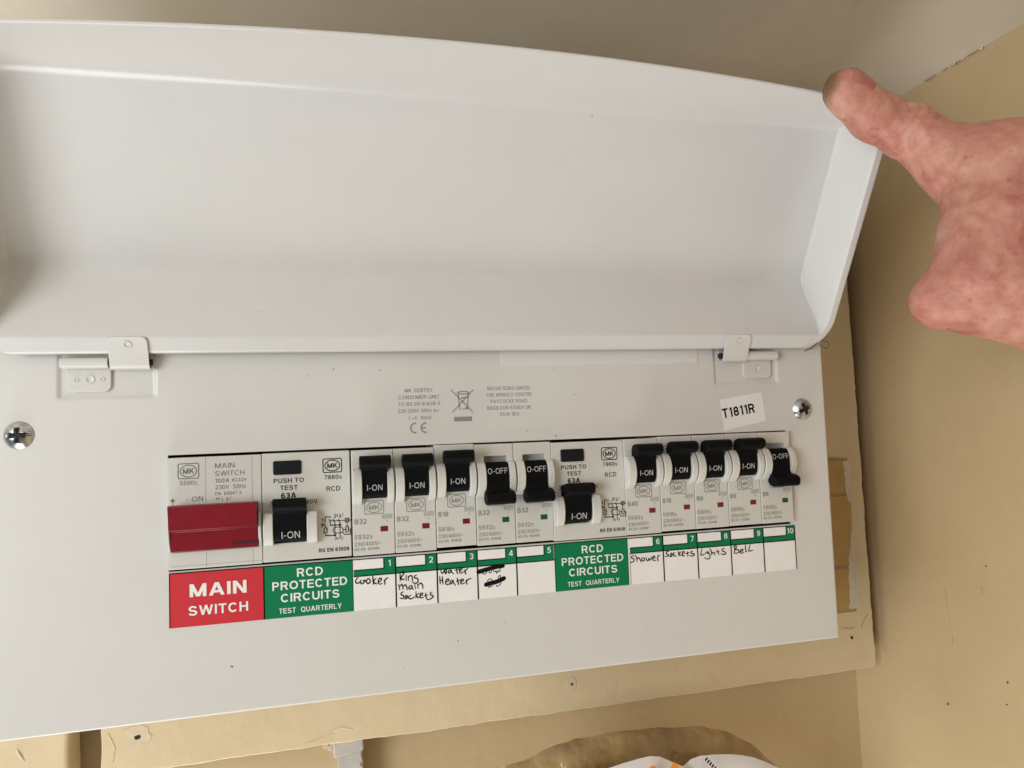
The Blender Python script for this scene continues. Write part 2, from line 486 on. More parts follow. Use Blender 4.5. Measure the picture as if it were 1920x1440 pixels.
# hand writing and line drawings, as strokes of (x, z) in mm
STROKES = {"cooker":[[[72.16,-7.61],[71.48,-7.96],[70.98,-8.92],[71.25,-9.67],[72.01,-9.82],[72.79,-9.27],[73.28,-8.64]],[[73.28,-8.64],[72.93,-9.67],[73.44,-10.19],[74.31,-9.79],[74.91,-8.97],[74.43,-8.83],[74.04,-9.18]],[[76.08,-8.29],[75.49,-8.92],[75.47,-9.88],[76.03,-10.36],[76.72,-9.99],[76.93,-9.14],[76.47,-8.38],[75.79,-8.66]],[[78.01,-7.2],[78.1,-8.95],[78.24,-10.9]],[[79.37,-8.48],[78.28,-9.45],[78.74,-10.36],[79.7,-10.79]],[[80.2,-10.1],[81.09,-9.79],[81.59,-9.05],[81.12,-8.53],[80.42,-9.15],[80.2,-10.29],[80.86,-11.03],[81.84,-10.73]],[[82.65,-9.53],[82.92,-10.53],[82.9,-11.34]],[[82.83,-10.13],[83.24,-9.19],[84.33,-8.66]]],
    "ring":[[[89.29,-7.07],[89.34,-8.74],[89.29,-10.49]],[[90.09,-6.68],[90.98,-6.68],[90.75,-7.68],[89.73,-8.96],[89.35,-9.71]],[[89.63,-8.96],[90.1,-9.88],[91.09,-9.71]],[[91.82,-8.26],[91.82,-10.41]],[[92.71,-8.63],[92.75,-10.49]],[[92.79,-9.22],[93.7,-8.51],[94.38,-9.16],[94.43,-10.74]],[[96.19,-8.53],[95.38,-8.85],[95.36,-9.64],[96.35,-9.92],[96.82,-10.94],[96.19,-11.87],[95.0,-11.77],[94.32,-11.22]],[[88.67,-11.71],[88.9,-13.97]],[[88.93,-12.8],[89.85,-11.81],[90.31,-12.92],[90.38,-14.01]],[[90.41,-12.93],[91.32,-12.13],[91.98,-13.27],[92.05,-14.35]],[[94.08,-12.76],[93.28,-12.79],[92.77,-13.53],[93.25,-14.16],[94.06,-13.45],[94.18,-12.68],[94.25,-13.86],[94.73,-14.39]],[[95.38,-12.39],[95.53,-14.17]],[[96.58,-12.3],[96.63,-14.17]],[[96.66,-12.89],[97.79,-12.01],[98.56,-12.86],[98.72,-14.35]],[[90.45,-14.99],[89.65,-15.31],[89.54,-16.08],[90.51,-16.65],[90.59,-17.34],[89.88,-17.77],[89.01,-17.39]],[[90.58,-17.63],[91.46,-18.01],[92.07,-17.38],[91.89,-16.68],[91.29,-16.92],[91.66,-17.73]],[[93.57,-16.73],[92.87,-17.06],[92.65,-17.73],[93.33,-18.18],[94.43,-17.89],[95.04,-17.45]],[[95.79,-15.37],[95.62,-18.0]],[[97.07,-16.17],[95.75,-17.03],[96.62,-17.89],[97.42,-17.67]],[[97.43,-17.28],[98.44,-16.98],[98.46,-16.29],[97.76,-16.33],[97.43,-17.48],[97.91,-18.21],[98.81,-18.09]],[[99.86,-16.32],[99.83,-17.5],[100.2,-18.51]],[[99.12,-17.53],[100.64,-17.18]],[[102.47,-16.26],[101.76,-16.59],[101.94,-17.29],[102.93,-17.78],[102.61,-18.54],[100.98,-19.18],[100.09,-18.8]]],
    "water":[[[106.6,-7.0],[106.77,-8.3],[107.26,-8.74],[107.89,-8.0],[108.32,-7.34],[108.29,-8.43],[108.78,-8.97],[109.02,-7.7],[109.16,-6.61]],[[110.96,-7.56],[110.04,-7.78],[109.71,-8.55],[110.41,-8.81],[111.06,-7.86],[111.14,-8.47],[112.03,-9.34]],[[113.24,-6.84],[113.49,-8.66],[113.87,-9.49]],[[112.69,-7.9],[114.55,-7.55]],[[114.52,-8.45],[115.67,-7.84],[115.59,-7.14],[114.86,-7.48],[114.61,-8.75],[115.31,-9.31],[116.36,-8.9]],[[116.69,-8.23],[117.07,-9.16],[117.35,-9.98]],[[116.97,-8.95],[117.41,-8.09],[118.36,-7.66]],[[106.0,-10.03],[106.09,-11.82],[106.17,-13.11]],[[107.12,-10.02],[107.16,-11.91],[107.38,-13.31]],[[106.09,-11.72],[107.38,-11.43]],[[108.47,-12.42],[109.7,-12.12],[109.82,-11.44],[109.11,-11.38],[108.47,-12.42],[108.84,-13.54],[110.06,-13.55]],[[111.64,-11.99],[110.71,-12.21],[110.28,-13.07],[110.88,-13.42],[111.73,-12.3],[111.81,-13.1],[112.69,-14.17]],[[113.51,-11.26],[113.76,-12.87],[114.13,-14.2]],[[113.15,-12.62],[114.91,-12.17]],[[114.89,-12.97],[116.03,-12.67],[116.05,-11.97],[115.33,-12.11],[114.94,-13.17],[115.57,-13.93],[116.82,-13.53]],[[117.27,-12.57],[117.54,-13.6],[117.83,-14.32]],[[117.44,-13.39],[117.89,-12.43],[119.56,-11.87]]],
    "scrib":[[[124.41,-9.97],[125.43,-10.66],[126.5,-9.94],[126.41,-9.33]],[[127.55,-9.62],[127.74,-10.24],[128.48,-10.1],[128.72,-9.32]],[[129.45,-9.38],[130.06,-10.03],[130.71,-9.68],[130.88,-10.71],[131.66,-9.56],[131.75,-10.07],[132.49,-9.83],[132.43,-8.81]],[[126.97,-14.21],[126.79,-13.59],[127.44,-12.84],[128.38,-13.02],[128.97,-13.98]],[[131.2,-13.56],[131.77,-12.2],[132.43,-11.65],[132.5,-12.46],[131.84,-13.42]],[[127.31,-16.65],[127.33,-16.05],[128.16,-16.22],[128.8,-15.78]],[[130.59,-15.73],[130.89,-16.26],[131.96,-15.85],[132.84,-14.92]]],
    "bar1":[[[122.86,-9.44],[125.7,-8.87],[128.23,-8.37],[131.4,-7.86],[133.74,-7.7]]],
    "bar2":[[[126.0,-15.13],[128.43,-14.64],[131.18,-14.17],[134.07,-13.1]]],
    "shower":[[[195.47,-8.21],[194.45,-8.22],[194.1,-8.95],[195.2,-9.6],[195.26,-10.45],[194.1,-11.1],[193.4,-10.77]],[[196.11,-7.88],[196.65,-9.33],[196.77,-10.94]],[[196.72,-9.9],[197.58,-9.22],[198.17,-9.83],[198.62,-11.18]],[[199.84,-9.4],[199.09,-9.9],[199.26,-10.76],[200.19,-10.74],[200.54,-10.01],[199.95,-9.37]],[[201.3,-9.32],[201.44,-10.46],[202.14,-10.99],[202.83,-9.82],[202.89,-10.58],[203.62,-10.54],[204.1,-9.35]],[[204.47,-10.13],[205.63,-9.85],[205.56,-9.18],[204.83,-9.31],[204.57,-10.33],[205.15,-11.13],[206.1,-10.92]],[[206.99,-9.76],[207.05,-10.72],[207.22,-11.49]],[[207.07,-10.34],[207.34,-9.22],[208.19,-9.0]]],
    "sockets":[[[212.78,-7.55],[211.72,-7.66],[211.47,-8.4],[212.49,-9.05],[212.25,-9.6],[210.77,-9.68]],[[212.67,-9.64],[213.5,-9.89],[214.26,-9.38],[214.41,-8.63],[213.67,-8.67],[213.73,-9.53],[214.33,-10.05]],[[215.91,-8.27],[215.15,-8.68],[215.0,-9.44],[215.72,-9.87],[216.57,-9.84]],[[217.64,-7.73],[217.68,-8.88],[217.94,-9.95]],[[218.99,-8.21],[217.78,-8.98],[219.0,-9.94]],[[219.46,-9.4],[220.55,-9.0],[220.48,-8.23],[219.73,-8.37],[219.45,-9.59],[219.95,-10.2],[220.7,-10.07]],[[222.19,-8.27],[222.33,-9.62],[222.38,-10.58]],[[221.28,-9.25],[223.12,-8.82]],[[224.97,-8.28],[224.1,-8.51],[224.17,-9.18],[225.43,-9.57],[225.61,-10.25],[224.31,-10.54],[223.26,-10.17]]],
    "lights":[[[229.83,-7.63],[229.32,-9.04],[229.03,-10.36],[229.77,-10.52],[230.88,-10.12]],[[231.46,-9.39],[231.53,-10.17]],[[232.02,-9.05],[232.41,-9.95],[232.75,-9.69],[232.78,-9.11],[233.26,-10.11],[233.74,-11.31],[233.35,-12.34],[232.04,-12.52],[230.78,-11.75]],[[233.84,-7.74],[234.51,-9.24],[234.74,-10.9]],[[234.77,-10.42],[235.57,-9.71],[236.09,-10.13],[236.47,-11.13]],[[237.6,-8.7],[238.07,-9.9],[238.45,-10.9]],[[236.99,-9.72],[238.75,-9.47]],[[241.45,-8.41],[240.35,-8.52],[240.19,-9.28],[241.58,-9.97],[241.97,-10.78],[240.84,-11.18],[239.45,-10.59]]],
    "bell":[[[246.89,-7.84],[246.79,-9.59],[246.48,-10.93]],[[246.21,-8.08],[247.24,-7.57],[247.98,-8.12],[247.14,-9.22],[248.67,-9.53],[249.06,-10.54],[247.91,-11.04],[246.37,-10.92]],[[249.84,-10.41],[251.2,-10.02],[251.02,-9.42],[250.11,-9.74],[249.71,-10.69],[250.35,-11.23],[251.7,-10.94]],[[252.81,-7.49],[252.6,-9.05],[252.73,-10.53],[253.39,-10.68]],[[255.29,-7.28],[254.62,-9.0],[254.31,-10.35],[255.31,-10.53],[256.45,-10.22]]],
    "bin":[[[113.34,69.48],[122.85,59.45]],[[123.33,69.27],[113.75,59.57]],[[116.46,67.72],[117.03,60.83],[119.84,61.04]],[[121.04,67.61],[120.5,61.8]],[[117.78,65.75],[120.74,66.02]]],
    "diag":[[[24.26,16.11],[24.31,18.17],[26.4,18.2],[26.39,17.54]],[[22.97,15.62],[22.94,14.23],[23.34,14.28]],[[22.95,14.96],[23.76,14.99]],[[23.37,15.59],[23.35,14.94]],[[23.77,15.65],[24.47,14.37],[24.46,13.71]],[[23.81,13.76],[24.97,13.68],[24.93,11.71],[23.77,11.79],[23.81,13.76]],[[24.34,11.75],[24.31,10.68],[27.94,10.59]],[[25.74,17.25],[26.28,16.22],[26.33,14.74],[30.06,14.65]],[[25.97,16.49],[32.3,16.41]],[[27.36,17.23],[28.14,15.77],[28.1,10.5]],[[29.46,17.09],[30.08,15.81],[30.17,14.64],[30.1,9.03]],[[28.34,13.86],[30.45,13.75],[31.09,13.34],[31.4,12.58],[31.13,11.68],[30.39,11.36],[28.29,11.47],[27.57,11.85],[27.29,12.69],[27.6,13.58],[28.34,13.86]],[[32.31,17.15],[33.7,17.14],[33.72,15.65],[32.28,15.66],[32.31,17.15]],[[33.02,17.19],[32.97,13.79]],[[32.3,16.41],[34.26,16.36]],[[34.4,16.68],[34.18,16.36],[34.38,15.99]],[[32.49,13.83],[33.55,13.75],[33.49,11.44],[32.43,11.51],[32.49,13.83]],[[31.4,12.71],[32.46,12.67]],[[33.52,12.76],[34.31,12.71],[34.23,10.59],[31.84,10.64],[31.21,11.6]],[[27.85,17.85],[28.58,17.86]],[[29.88,17.8],[30.7,17.79]],[[30.32,19.02],[30.29,17.78]],[[22.92,17.35],[23.65,17.39]],[[23.27,17.38],[23.29,16.5]]]}

# ------------------------------------------------------------------ the setting
XW, YB, ZC = 410.0, 126.0, 249.0               # side wall, back wall, ceiling


def wall_sheet(name, origin, du, dv, nu, nv, mat, amp=0.5, seed=1):
    R = np.random.RandomState(seed)
    ph = R.rand(6, 3) * 6.28
    fr = R.rand(6, 2) * 0.03 + 0.006
    o, du, dv = Vector(origin), Vector(du), Vector(dv)
    nrm = du.cross(dv).normalized()
    vs, fs = [], []
    lu, lv = du.length, dv.length
    for i in range(nu + 1):
        for j in range(nv + 1):
            a, b = i / nu * lu, j / nv * lv
            h = sum(math.sin(fr[k, 0] * a + ph[k, 0]) * math.sin(fr[k, 1] * b + ph[k, 1]) for k in range(6)) * amp / 3
            vs.append(o + du * (i / nu) + dv * (j / nv) + nrm * h)
    for i in range(nu):
        for j in range(nv):
            k = i * (nv + 1) + j
            fs.append((k, k + nv + 1, k + nv + 2, k + 1))
    return structure(MB().add(vs, fs).build(name, mat, smooth=180))


wall_back = wall_sheet("wall_back", (-900, YB, -700), (1320, 0, 0), (0, 0, 960), 66, 48, M["wall"], 0.6, 3)
wall_right = wall_sheet("wall_right", (XW, YB + 10, -700), (0, -900, 0), (0, 0, 960), 45, 48, M["wall"], 0.8, 5)
ceiling = wall_sheet("ceiling", (-900, YB + 10, ZC), (1320, 0, 0), (0, -900, 0), 66, 45, M["ceil"], 0.8, 8)


def wall_mark(pts, r, name, mat, wall):
    MB().tube(pts, r, 6).build(name, mat, wall)


R0 = random.Random(4)
for pts in ([(72, 2.0), (67, 2.6), (61, 1.8), (54, 5.5), (47, 8.0)],
            [(45, -51), (44, -56), (44.4, -61)]):
    wall_mark([(XW - .1, a, b) for a, b in pts], 0.2, "crack", M["crack"], wall_right)
for a, b, r in ((16, -33, .9), (8, -93, .9), (9.5, -105, .6), (49, -118, 1.1), (47, 8, .7)):
    MB().tube([(XW - .35, a, b), (XW + .3, a, b + .3)], r * .45, 9).build("pinhole", M["pin"], wall_right)
for a, b, l in ((40, 60, 7), (44, -63, 8), (43, -74, 9), (38, 118, 6), (20, -45, 4)):
    wall_mark([(XW - .2, a, b), (XW - .4, a - .5, b - l * .5), (XW - .2, a - .4, b - l)], 0.45, "paint_ridge", M["wall"], wall_right)
for (y0, y1) in ((33, 25), (20, 17), (14, 7), (3, -7)):
    wall_mark([(XW - .3, y0, ZC - .5), (XW - .5, (y0 + y1) / 2, ZC - .9), (XW - .3, y1, ZC - .4)], 0.22, "crack", M["crack"], ceiling)
for (y, s) in ((-8, 1.2), (4, .8), (10, .7)):
    MB().tube([(XW - 2, y, ZC - .3), (XW - 1.2, y + 1.5, ZC - 1.2), (XW - .6, y + 3, ZC - .5)], s * .6, 6).build("paint_chip", M["chip"], ceiling)
for (x, y, l) in ((303, -33, 5), (310, -38, 3), (318, -52, 5)):
    MB().tube([(x, y, ZC - .2), (x + l * .5, y + .6, ZC - .8), (x + l, y, ZC - .2)], .5, 6).build("paint_chip", M["chip"], ceiling)

# ------------------------------------------------------------------ backing boards behind the unit


def rough_edge(p, q, n, amp, seed):
    R = random.Random(seed)
    p, q = Vector(p), Vector(q)
    d = (q - p).normalized()
    nn = Vector((-d.y, d.x))
    o, v = [], 0
    for i in range(n):
        v = v * .6 + (R.random() - .5) * amp
        w = v + (R.random() - .5) * amp * .5
        o.append(tuple(p.lerp(q, i / n) + nn * (w if i else 0)))
    return o


BY = 95.0
board = thing("backing_board", "wide cream board behind the consumer unit, paint torn off along its right side", "board", (180, BY, -109))
BL = (180, BY, -109)
bo = [(-48.2, -110.6)] + rough_edge((-48.2, -110.6), (400.8, -109.2), 150, .5, 2)[1:] + rough_edge((400.8, -108.6), (397, 205), 110, .7, 3) + [(397, 205)] + rough_edge((-48.2, 205), (-48.2, -110), 60, .5, 5)
MB().slab(bo, BY, BY + 18).build("panel", M["board"], board, bevel=.7, smooth=40, shift=BL)


def inlay(name, out, mat, y0, parent, base):
    MB().slab(out, y0, y0 + .6).build(name, mat, parent, shift=base, smooth=0)


for z0, z1 in ((24.0, 2.9), (.7, -43.0), (-45.2, -72)):
    R = random.Random(int(z0))
    pr = [(389 - (1.8 if z1 < -50 else 0) + (R.random() - .5) * .8, z0 + (z1 - z0) * k / 5) for k in range(6)]
    inlay("bare_patch", [(345, z0), (345, z1)] + pr[::-1], M["brown"], BY - .15, board, BL)
inlay("groove_shade", [(345, 24.6), (345, -72.6), (388.3, -72.6), (387.6, -40), (388.5, 24.6)], M["crack"], BY - .07, board, BL)  # flat dark sheet, paints the shade in the grooves between patches
MB().tube([(362, BY - .2, 25.4), (374, BY - .2, 25.5), (380, BY - .2, 24.6), (388, BY - .1, 23.8)], .7, 6).build("patch_edge_shade", M["crack"], board, shift=BL)  # shadowed line along the patch top, drawn as a dark tube
for zs, xl, xr in (((23.6, 14, 5, 0, -5), (385.5, 385.8, 386.0, 386.8, 389.0), (390.4, 390.6, 390.4, 390.3, 390.2)),
                   ((-16, -24, -32, -38, -45, -50, -58, -66, -71.8), (389.3, 387.7, 386.8, 385.2, 384.5, 384.3, 384.0, 383.7, 382.8), (389.7, 390.1, 390.5, 390.8, 391.2, 391.6, 391.7, 391.9, 392.0))):
    R = random.Random(9)
    zz, xx = [], []
    for i in range(len(zs) - 1):
        for k in range(5):
            t = k / 5
            zz.append(zs[i] + (zs[i + 1] - zs[i]) * t)
            xx.append((xl[i] + (xl[i + 1] - xl[i]) * t + (R.random() - .5) * .9, xr[i] + (xr[i + 1] - xr[i]) * t + (R.random() - .5) * .25))
    inlay("torn_strip", [(a, z) for (a, b), z in zip(xx, zz)] + [(b, z) for (a, b), z in zip(xx, zz)][::-1], M["torn"], BY - .3, board, BL)
for (x, z, r, hole, sd) in ((194.8, -95.1, 3.2, .8, 1), (-32.0, -93.6, 6.2, 1.3, 2), (383.1, -88.7, 2.0, 1.1, 3)):
    q = MB()
    Rj = random.Random(sd)
    out = [(x + r * (1 + .25 * (Rj.random() - .5)) * math.cos(k * .35), z + r * (1.25 if sd == 1 else 1) * (1 + .25 * (Rj.random() - .5)) * math.sin(k * .35)) for k in range(18)]
    q.slab(out, BY - .3, BY + .3).build("filler_patch", M["filler"] if sd < 3 else M["board"], board, bevel=.15, shift=BL)
    MB().disc(x + .2, z + .1, hole, BY - .36, 9, jit=.5, seed=sd).build("screw_hole", M["dark"], board, shift=BL, smooth=0)  # flat dark disc paints the shade inside the hole
for pts in ([(377, -81.5), (382, -83), (386, -82.2)], [(391, -84), (393, -79), (397, -75)]):
    MB().tube([(x, BY - .05, z) for x, z in pts], .2, 6).build("crack", M["crack"], board, shift=BL)
for pts in ([(48, -108.4), (56, -106.6), (62, -104.8)], [(-45, -90), (-42, -97), (-43, -104)], [(60, -104), (66, -102), (72, -104)]):
    MB().tube([(x, BY + .1, z) for x, z in pts], .5, 6).build("paint_ridge", M["board"], board, shift=BL)

lb = MB().slab([(-190, -240)] + rough_edge((-62.2, -240), (-62.2, 205), 80, .5, 8) + [(-190, 205)], BY - 1, BY + 20).build(
    "side_board", M["board"], None, bevel=2.0, seg=3, smooth=40, shift=(-126, BY, 0), loc=(-126, BY, 0))
tag(lb, "cream painted board left of a dark gap at the bottom left corner", "board")
MB().tube([(-84, BY - 1, -92), (-82.6, BY - 1.5, -94.5), (-81, BY - 1, -97.5)], .5, 6).build("paint_ridge", M["chip"], lb, shift=(-126, BY, 0))

bt = thing("batten", "grey white upright batten with crumbling edges below the bottom of the cream backing board", "batten", (71, 118, -180))
BTL = (71, 118, -180)
MB().slab(rough_edge((64.7, -300), (64.7, -119), 50, .5, 1) + [(77.6, -119)] + rough_edge((77.6, -119), (77.6, -300), 50, .6, 2)[1:], 108, 128).build("post", M["batten"], bt, bevel=.6, shift=BTL)
MB().slab([(62.2, -121.5), (61.6, -111), (77.9, -110), (78.2, -119), (70, -120.3)], 104, 128).build("cap", M["batten"], bt, bevel=1.0, shift=BTL)
MB().tube([(76.6, 107.6, -122), (77.2, 107.6, -125)], .45, 6).build("crack", M["crack"], bt, shift=BTL)
MB().tube([(76.2, 107.6, -127), (76.8, 107.6, -128.6)], .4, 6).build("crack", M["crack"], bt, shift=BTL)
MB().disc(58.6, -116.5, 2.9, YB - 4.4, 11, 2.2, jit=.5, seed=5).build("plaster_hole", M["dark"], wall_back, smooth=0)  # shade in the hole painted as a flat dark disc
for k, (x, z, r) in enumerate(((58, -120.4, 1.6), (60.4, -122, 1.5), (55, -117.5, 1.3), (61.5, -119.5, 1.5), (52.5, -115.5, 1.2))):
    bpm = MB().disc(x, z, r, YB - 5.2, 8, jit=.6, seed=k)
    bpm.slab([(v[0], v[2]) for v in bpm.v], YB - 5.3, YB - 1).build("plaster_lump", M["filler"], wall_back, bevel=.3)

# ------------------------------------------------------------------ consumer unit: enclosure, front plate, lid
PX0, PX1, PZ0, PZ1 = -65.2, 301.8, -56.2, 96.0
CX0, CX1, CZ0, CZ1 = -.2, 278.4, .6, 46.0
unit = thing("consumer_unit", "white metal consumer unit with its lid held open, rows of breakers behind a cut-out", "fuse box", (118.3, 95, -56))
UL = (118.3, 95, -56)


def dense(a, b, coarse, marks, fine, reach):
    s, x = [a], a
    while x < b - 1e-6:
        if any(abs(x - m) < reach for m in marks):
            x += fine
        else:
            x = min([x + coarse] + [m - reach + 1e-4 for m in marks if m - reach > x])
        x = min(b, x)
        s.append(x)
    return s


recess = ((-38.5, -4.6, 69.4, 110.0), (241.6, 275.4, 69.4, 110.0))


def sm(t):
    t = min(1, max(0, t))
    return t * t * (3 - 2 * t)


def plate_y(x, z):
    y = 0.0
    for a, b, c, d in recess:
        y += .85 * sm((x - a + 1) / 2) * sm((b - x + 1) / 2) * sm((z - c + 1) / 2)
    e = min(x - PX0, PX1 - x, z - PZ0, PZ1 - z)
    if e < 1.2:
        y += 1.2 - math.sqrt(max(0, 1.44 - (1.2 - e) ** 2))
    return y


xm = [PX0, PX1] + [v for r in recess for v in r[:2]]
xs = sorted(set([round(v, 3) for v in dense(PX0, PX1, 6, xm, .3, 2.2)] + [CX0, CX1]))
zs = sorted(set([round(v, 3) for v in dense(PZ0, PZ1, 5, [PZ0, PZ1, 69.4], .3, 2.2)] + [CZ0, CZ1]))
vs = [(x, plate_y(x, z), z) for x in xs for z in zs]
nz = len(zs)
fs = []
for i in range(len(xs) - 1):
    for j in range(nz - 1):
        if CX0 <= xs[i] < CX1 and CZ0 <= zs[j] < CZ1:
            continue
        fs.append((i * nz + j, (i + 1) * nz + j, (i + 1) * nz + j + 1, i * nz + j + 1))
fp = MB().add(vs, fs)
# returned edges of the cut-out
fp.add([(CX0, 0, CZ0), (CX1, 0, CZ0), (CX1, 0, CZ1), (CX0, 0, CZ1), (CX0, 1.2, CZ0), (CX1, 1.2, CZ0), (CX1, 1.2, CZ1), (CX0, 1.2, CZ1)],
       [(0, 1, 5, 4), (1, 2, 6, 5), (2, 3, 7, 6), (3, 0, 4, 7)])
plate = fp.build("front_plate", M["metal"], unit, shift=UL, smooth=50)
enc = MB()
enc.holed([PX0, PX0 + 1.2, PX1 - 1.2, PX1], [PZ0, PZ0 + 1.2, PZ1 - 1.2, PZ1], {(1, 1)}, 1.4, 94.4)
enc.build("enclosure", M["metal"], unit, shift=UL, smooth=0)
MB().add([(PX0 + 1, 70, PZ0 + 1), (PX1 - 1, 70, PZ0 + 1), (PX1 - 1, 70, PZ1 - 1), (PX0 + 1, 70, PZ1 - 1)], [(0, 1, 2, 3)]).build("shaded_back_plate", M["dark"], unit, shift=UL, smooth=0)  # back sheet coloured near black for the shade inside the closed box
MB().box(1, 277, 26, 34, 6, 40).build("mounting_rail", M["dark"], unit, shift=UL, smooth=0)  # rail given the same painted interior shade

# print on the front plate (sub-parts of the plate)
pr = MB()
for i, (s, w) in enumerate((("MK SENTRY", 12.1), ("CONSUMER UNIT", 17.6), ("TO BS EN 61439-3", 17.9), ("220-250V 50Hz a.c.", 18.2))):
    pr.text(s, 99.4, 69.5 - 2.9 * i, 1.62, -.08, width=w, bold=.008)
pr.text("I", 95.0, 57.9, 1.7, -.08, bold=.01).text("n", 96.5, 57.5, 1.3, -.08).text("A", 97.8, 57.8, 1.5, -.08).text("100A", 102.2, 57.7, 1.55, -.08, width=4.8, bold=.005)
for i, (s, w) in enumerate((("NOVAR ED&S LIMITED", 19.5), ("THE ARNOLD CENTRE", 20.8), ("PAYCOCKE ROAD", 16.8), ("BASILDON ESSEX UK", 20.0), ("SS14 3EA", 8.9))):
    pr.text(s, 139.3, 69.6 - 2.87 * i, 1.62, -.08, width=w, bold=.008)
pr.build("maker_print", M["inkl"], plate, shift=UL, smooth=0)
ce = MB()
for cx in (96.9, 101.4):
    ce.ribbon([(cx + .6 + 2.0 * math.cos(a), 53.4 + 2.0 * math.sin(a)) for a in np.linspace(math.pi / 2 - .15, 1.5 * math.pi + .15, 14)], .62, -.08, smooth=False)
ce.ribbon([(99.9, 53.4), (102.0, 53.4)], .6, -.085, smooth=False)
ce.build("conformity_mark", M["inkl"], plate, shift=UL, smooth=0)
bn = MB()
for s in STROKES["bin"][:4]:
    bn.ribbon(s, .42, -.08, smooth=False)
bn.ribbon(STROKES["bin"][4], .7, -.085, smooth=False)
bn.ribbon([(118.8 + 2.5 * math.cos(a), 68.0 + .6 * math.sin(a)) for a in np.linspace(0, 2 * math.pi, 20)], .5, -.083, smooth=False)
bn.disc(120.3, 61.4, .75, -.09, 14)
bn.slab([(114.4, 57.6), (122.3, 57.6), (122.3, 55.6), (114.4, 55.6)], -.08, -.02)
bn.build("waste_bin_mark", M["inkl"], plate, shift=UL, smooth=0)
dust = MB()
for x, z, r in ((22.5, -38, .45), (113, -37.5, .3), (160.5, 47.8, .35), (214, 58.5, .2), (147, 50.5, .25), (170, 66, .25), (54, 76.5, .2), (90, -46, .2), (235, -33, .25), (134, -19.9 - 12, .2), (200, -40, .2), (-22, 20, .15), (280, 12, .2), (160, 78, .2), (83, 78.5, .3), (64, 79.2, .25)):
    dust.disc(x, z, r, -.07, 7, r * 1.3, jit=.8, seed=int(x))
dst = dust.build("dust_specks", M["inkm"], plate, shift=UL, smooth=0)
dst["kind"] = "stuff"


def screw(x, z, rot, R=5.3):
    g = MB()
    n, na = 16, 48
    vs, fs = [], []
    for i in range(n + 1):
        r = R * i / n
        for k in range(na):
            a = 2 * math.pi * k / na
            px, pz = r * math.cos(a), r * math.sin(a)
            h = 2.7 * (1 - (r / R) ** 2.6)
            c, s = math.cos(rot), math.sin(rot)
            q, t = px * c + pz * s, -px * s + pz * c
            if (abs(q) < .8 and abs(t) < 2.7) or (abs(t) < .8 and abs(q) < 2.9) or r < 1.15:
                h -= 1.9
            if abs(t) < .42 and r < R * .92:
                h -= .7
            vs.append((x + px, -h, z + pz))
    for i in range(n):
        for k in range(na):
            fs.append((i * na + k, (i + 1) * na + k, (i + 1) * na + (k + 1) % na, i * na + (k + 1) % na))
    g.add(vs, fs)
    return g.build("screw", M["zinc"], unit, shift=UL, smooth=28)


for (x, z, rot) in ((-51.8, 55.8, .02), (288.4, 56.1, .42)):
    s_ = screw(x, z, rot)
    g = MB()
    for a in (rot, rot + math.pi / 2):
        d = np.array([math.cos(a), math.sin(a)])
        g.ribbon([tuple(np.array([x, z]) - d * 2.7), tuple(np.array([x, z]) + d * 2.7)], 1.25, -1.5 if a == rot else -1.49, smooth=False)
    g.build("recess_shade", M["dark"], s_, shift=UL, smooth=0)  # dark strips laid over the modelled cross to paint its shade

# lid -----------------------------------------------------------------
TH = math.radians(29)
LH = np.array([0, -5.4, 86.0])
LV = np.array([0, -math.sin(TH), math.cos(TH)])
LW = np.array([0, math.cos(TH), math.sin(TH)])
UC, UH, DEP = 118.3, 183.6, 24.0


def lid_pt(u, v, w):
    p = LH + LV * v + LW * w
    return (u, p[1], p[2])


def lid_w(u, v):
    """depth of the tray behind the plane of its rim"""
    rr = 16.0
    vv = v + 1
    um = UH - (rr - math.sqrt(max(0, rr * rr - (rr - vv) ** 2)) if vv < rr else 0)
    ds = um - abs(u - UC)
    vm = 119.9 - 9.2 * ((u - UC) / UH) ** 2
    dh, dl = vv, vm - v
    ws = max(0, ds - 4.6) * (DEP / 3.6)
    wh = max(0, dh - 7.6) * (DEP / 19.5)
    wl = max(0, dl) * DEP / (vm - 99.8)
    w = min(ws, wh, wl)
    if w > 0:
        k = 1.1 + 1.7 * sm((UC - 40 - u) / 130)
        a = [ws, wl, DEP]
        mn = min(a)
        w = mn - k * math.log(sum(math.exp(-(q - mn) / k) for q in a))
        k = 2.4
        mn = min(w, wh)
        w = max(0, mn - k * math.log(math.exp(-(w - mn) / k) + math.exp(-(wh - mn) / k)))
    e = min(ds, dh)
    if e < 1.6:
        w = max(w, 0) + (1.6 - e) ** 2 * .55
    return w


us = sorted(set(list(np.round(np.concatenate([np.linspace(-1, -.9, 60), np.linspace(-.9, .9, 110), np.linspace(.9, 1, 60)]), 5))))
bs = sorted(set(list(np.round(np.concatenate([np.linspace(0, .3, 60), np.linspace(.3, .75, 22), np.linspace(.75, 1, 50)]), 5))))
vs, fs = [], []
for a in us:
    for b in bs:
        vm = 119.9 - 9.2 * a * a
        v = -1 + b * (vm + 1)
        vv, rr = v + 1, 16.0
        um = UH - (rr - math.sqrt(max(0, rr * rr - (rr - vv) ** 2)) if vv < rr else 0)
        u = UC + a * um
        vs.append(lid_pt(u, v, lid_w(u, v)))
nb = len(bs)
for i in range(len(us) - 1):
    for j in range(nb - 1):
        fs.append((i * nb + j, (i + 1) * nb + j, (i + 1) * nb + j + 1, i * nb + j + 1))
lid = MB().add(vs, fs).build("lid", M["lid"], unit, shift=UL, smooth=60)
sol = lid.modifiers.new("sheet", "SOLIDIFY")
sol.thickness = 1.0 * MM
sol.offset = -1
ld = MB()
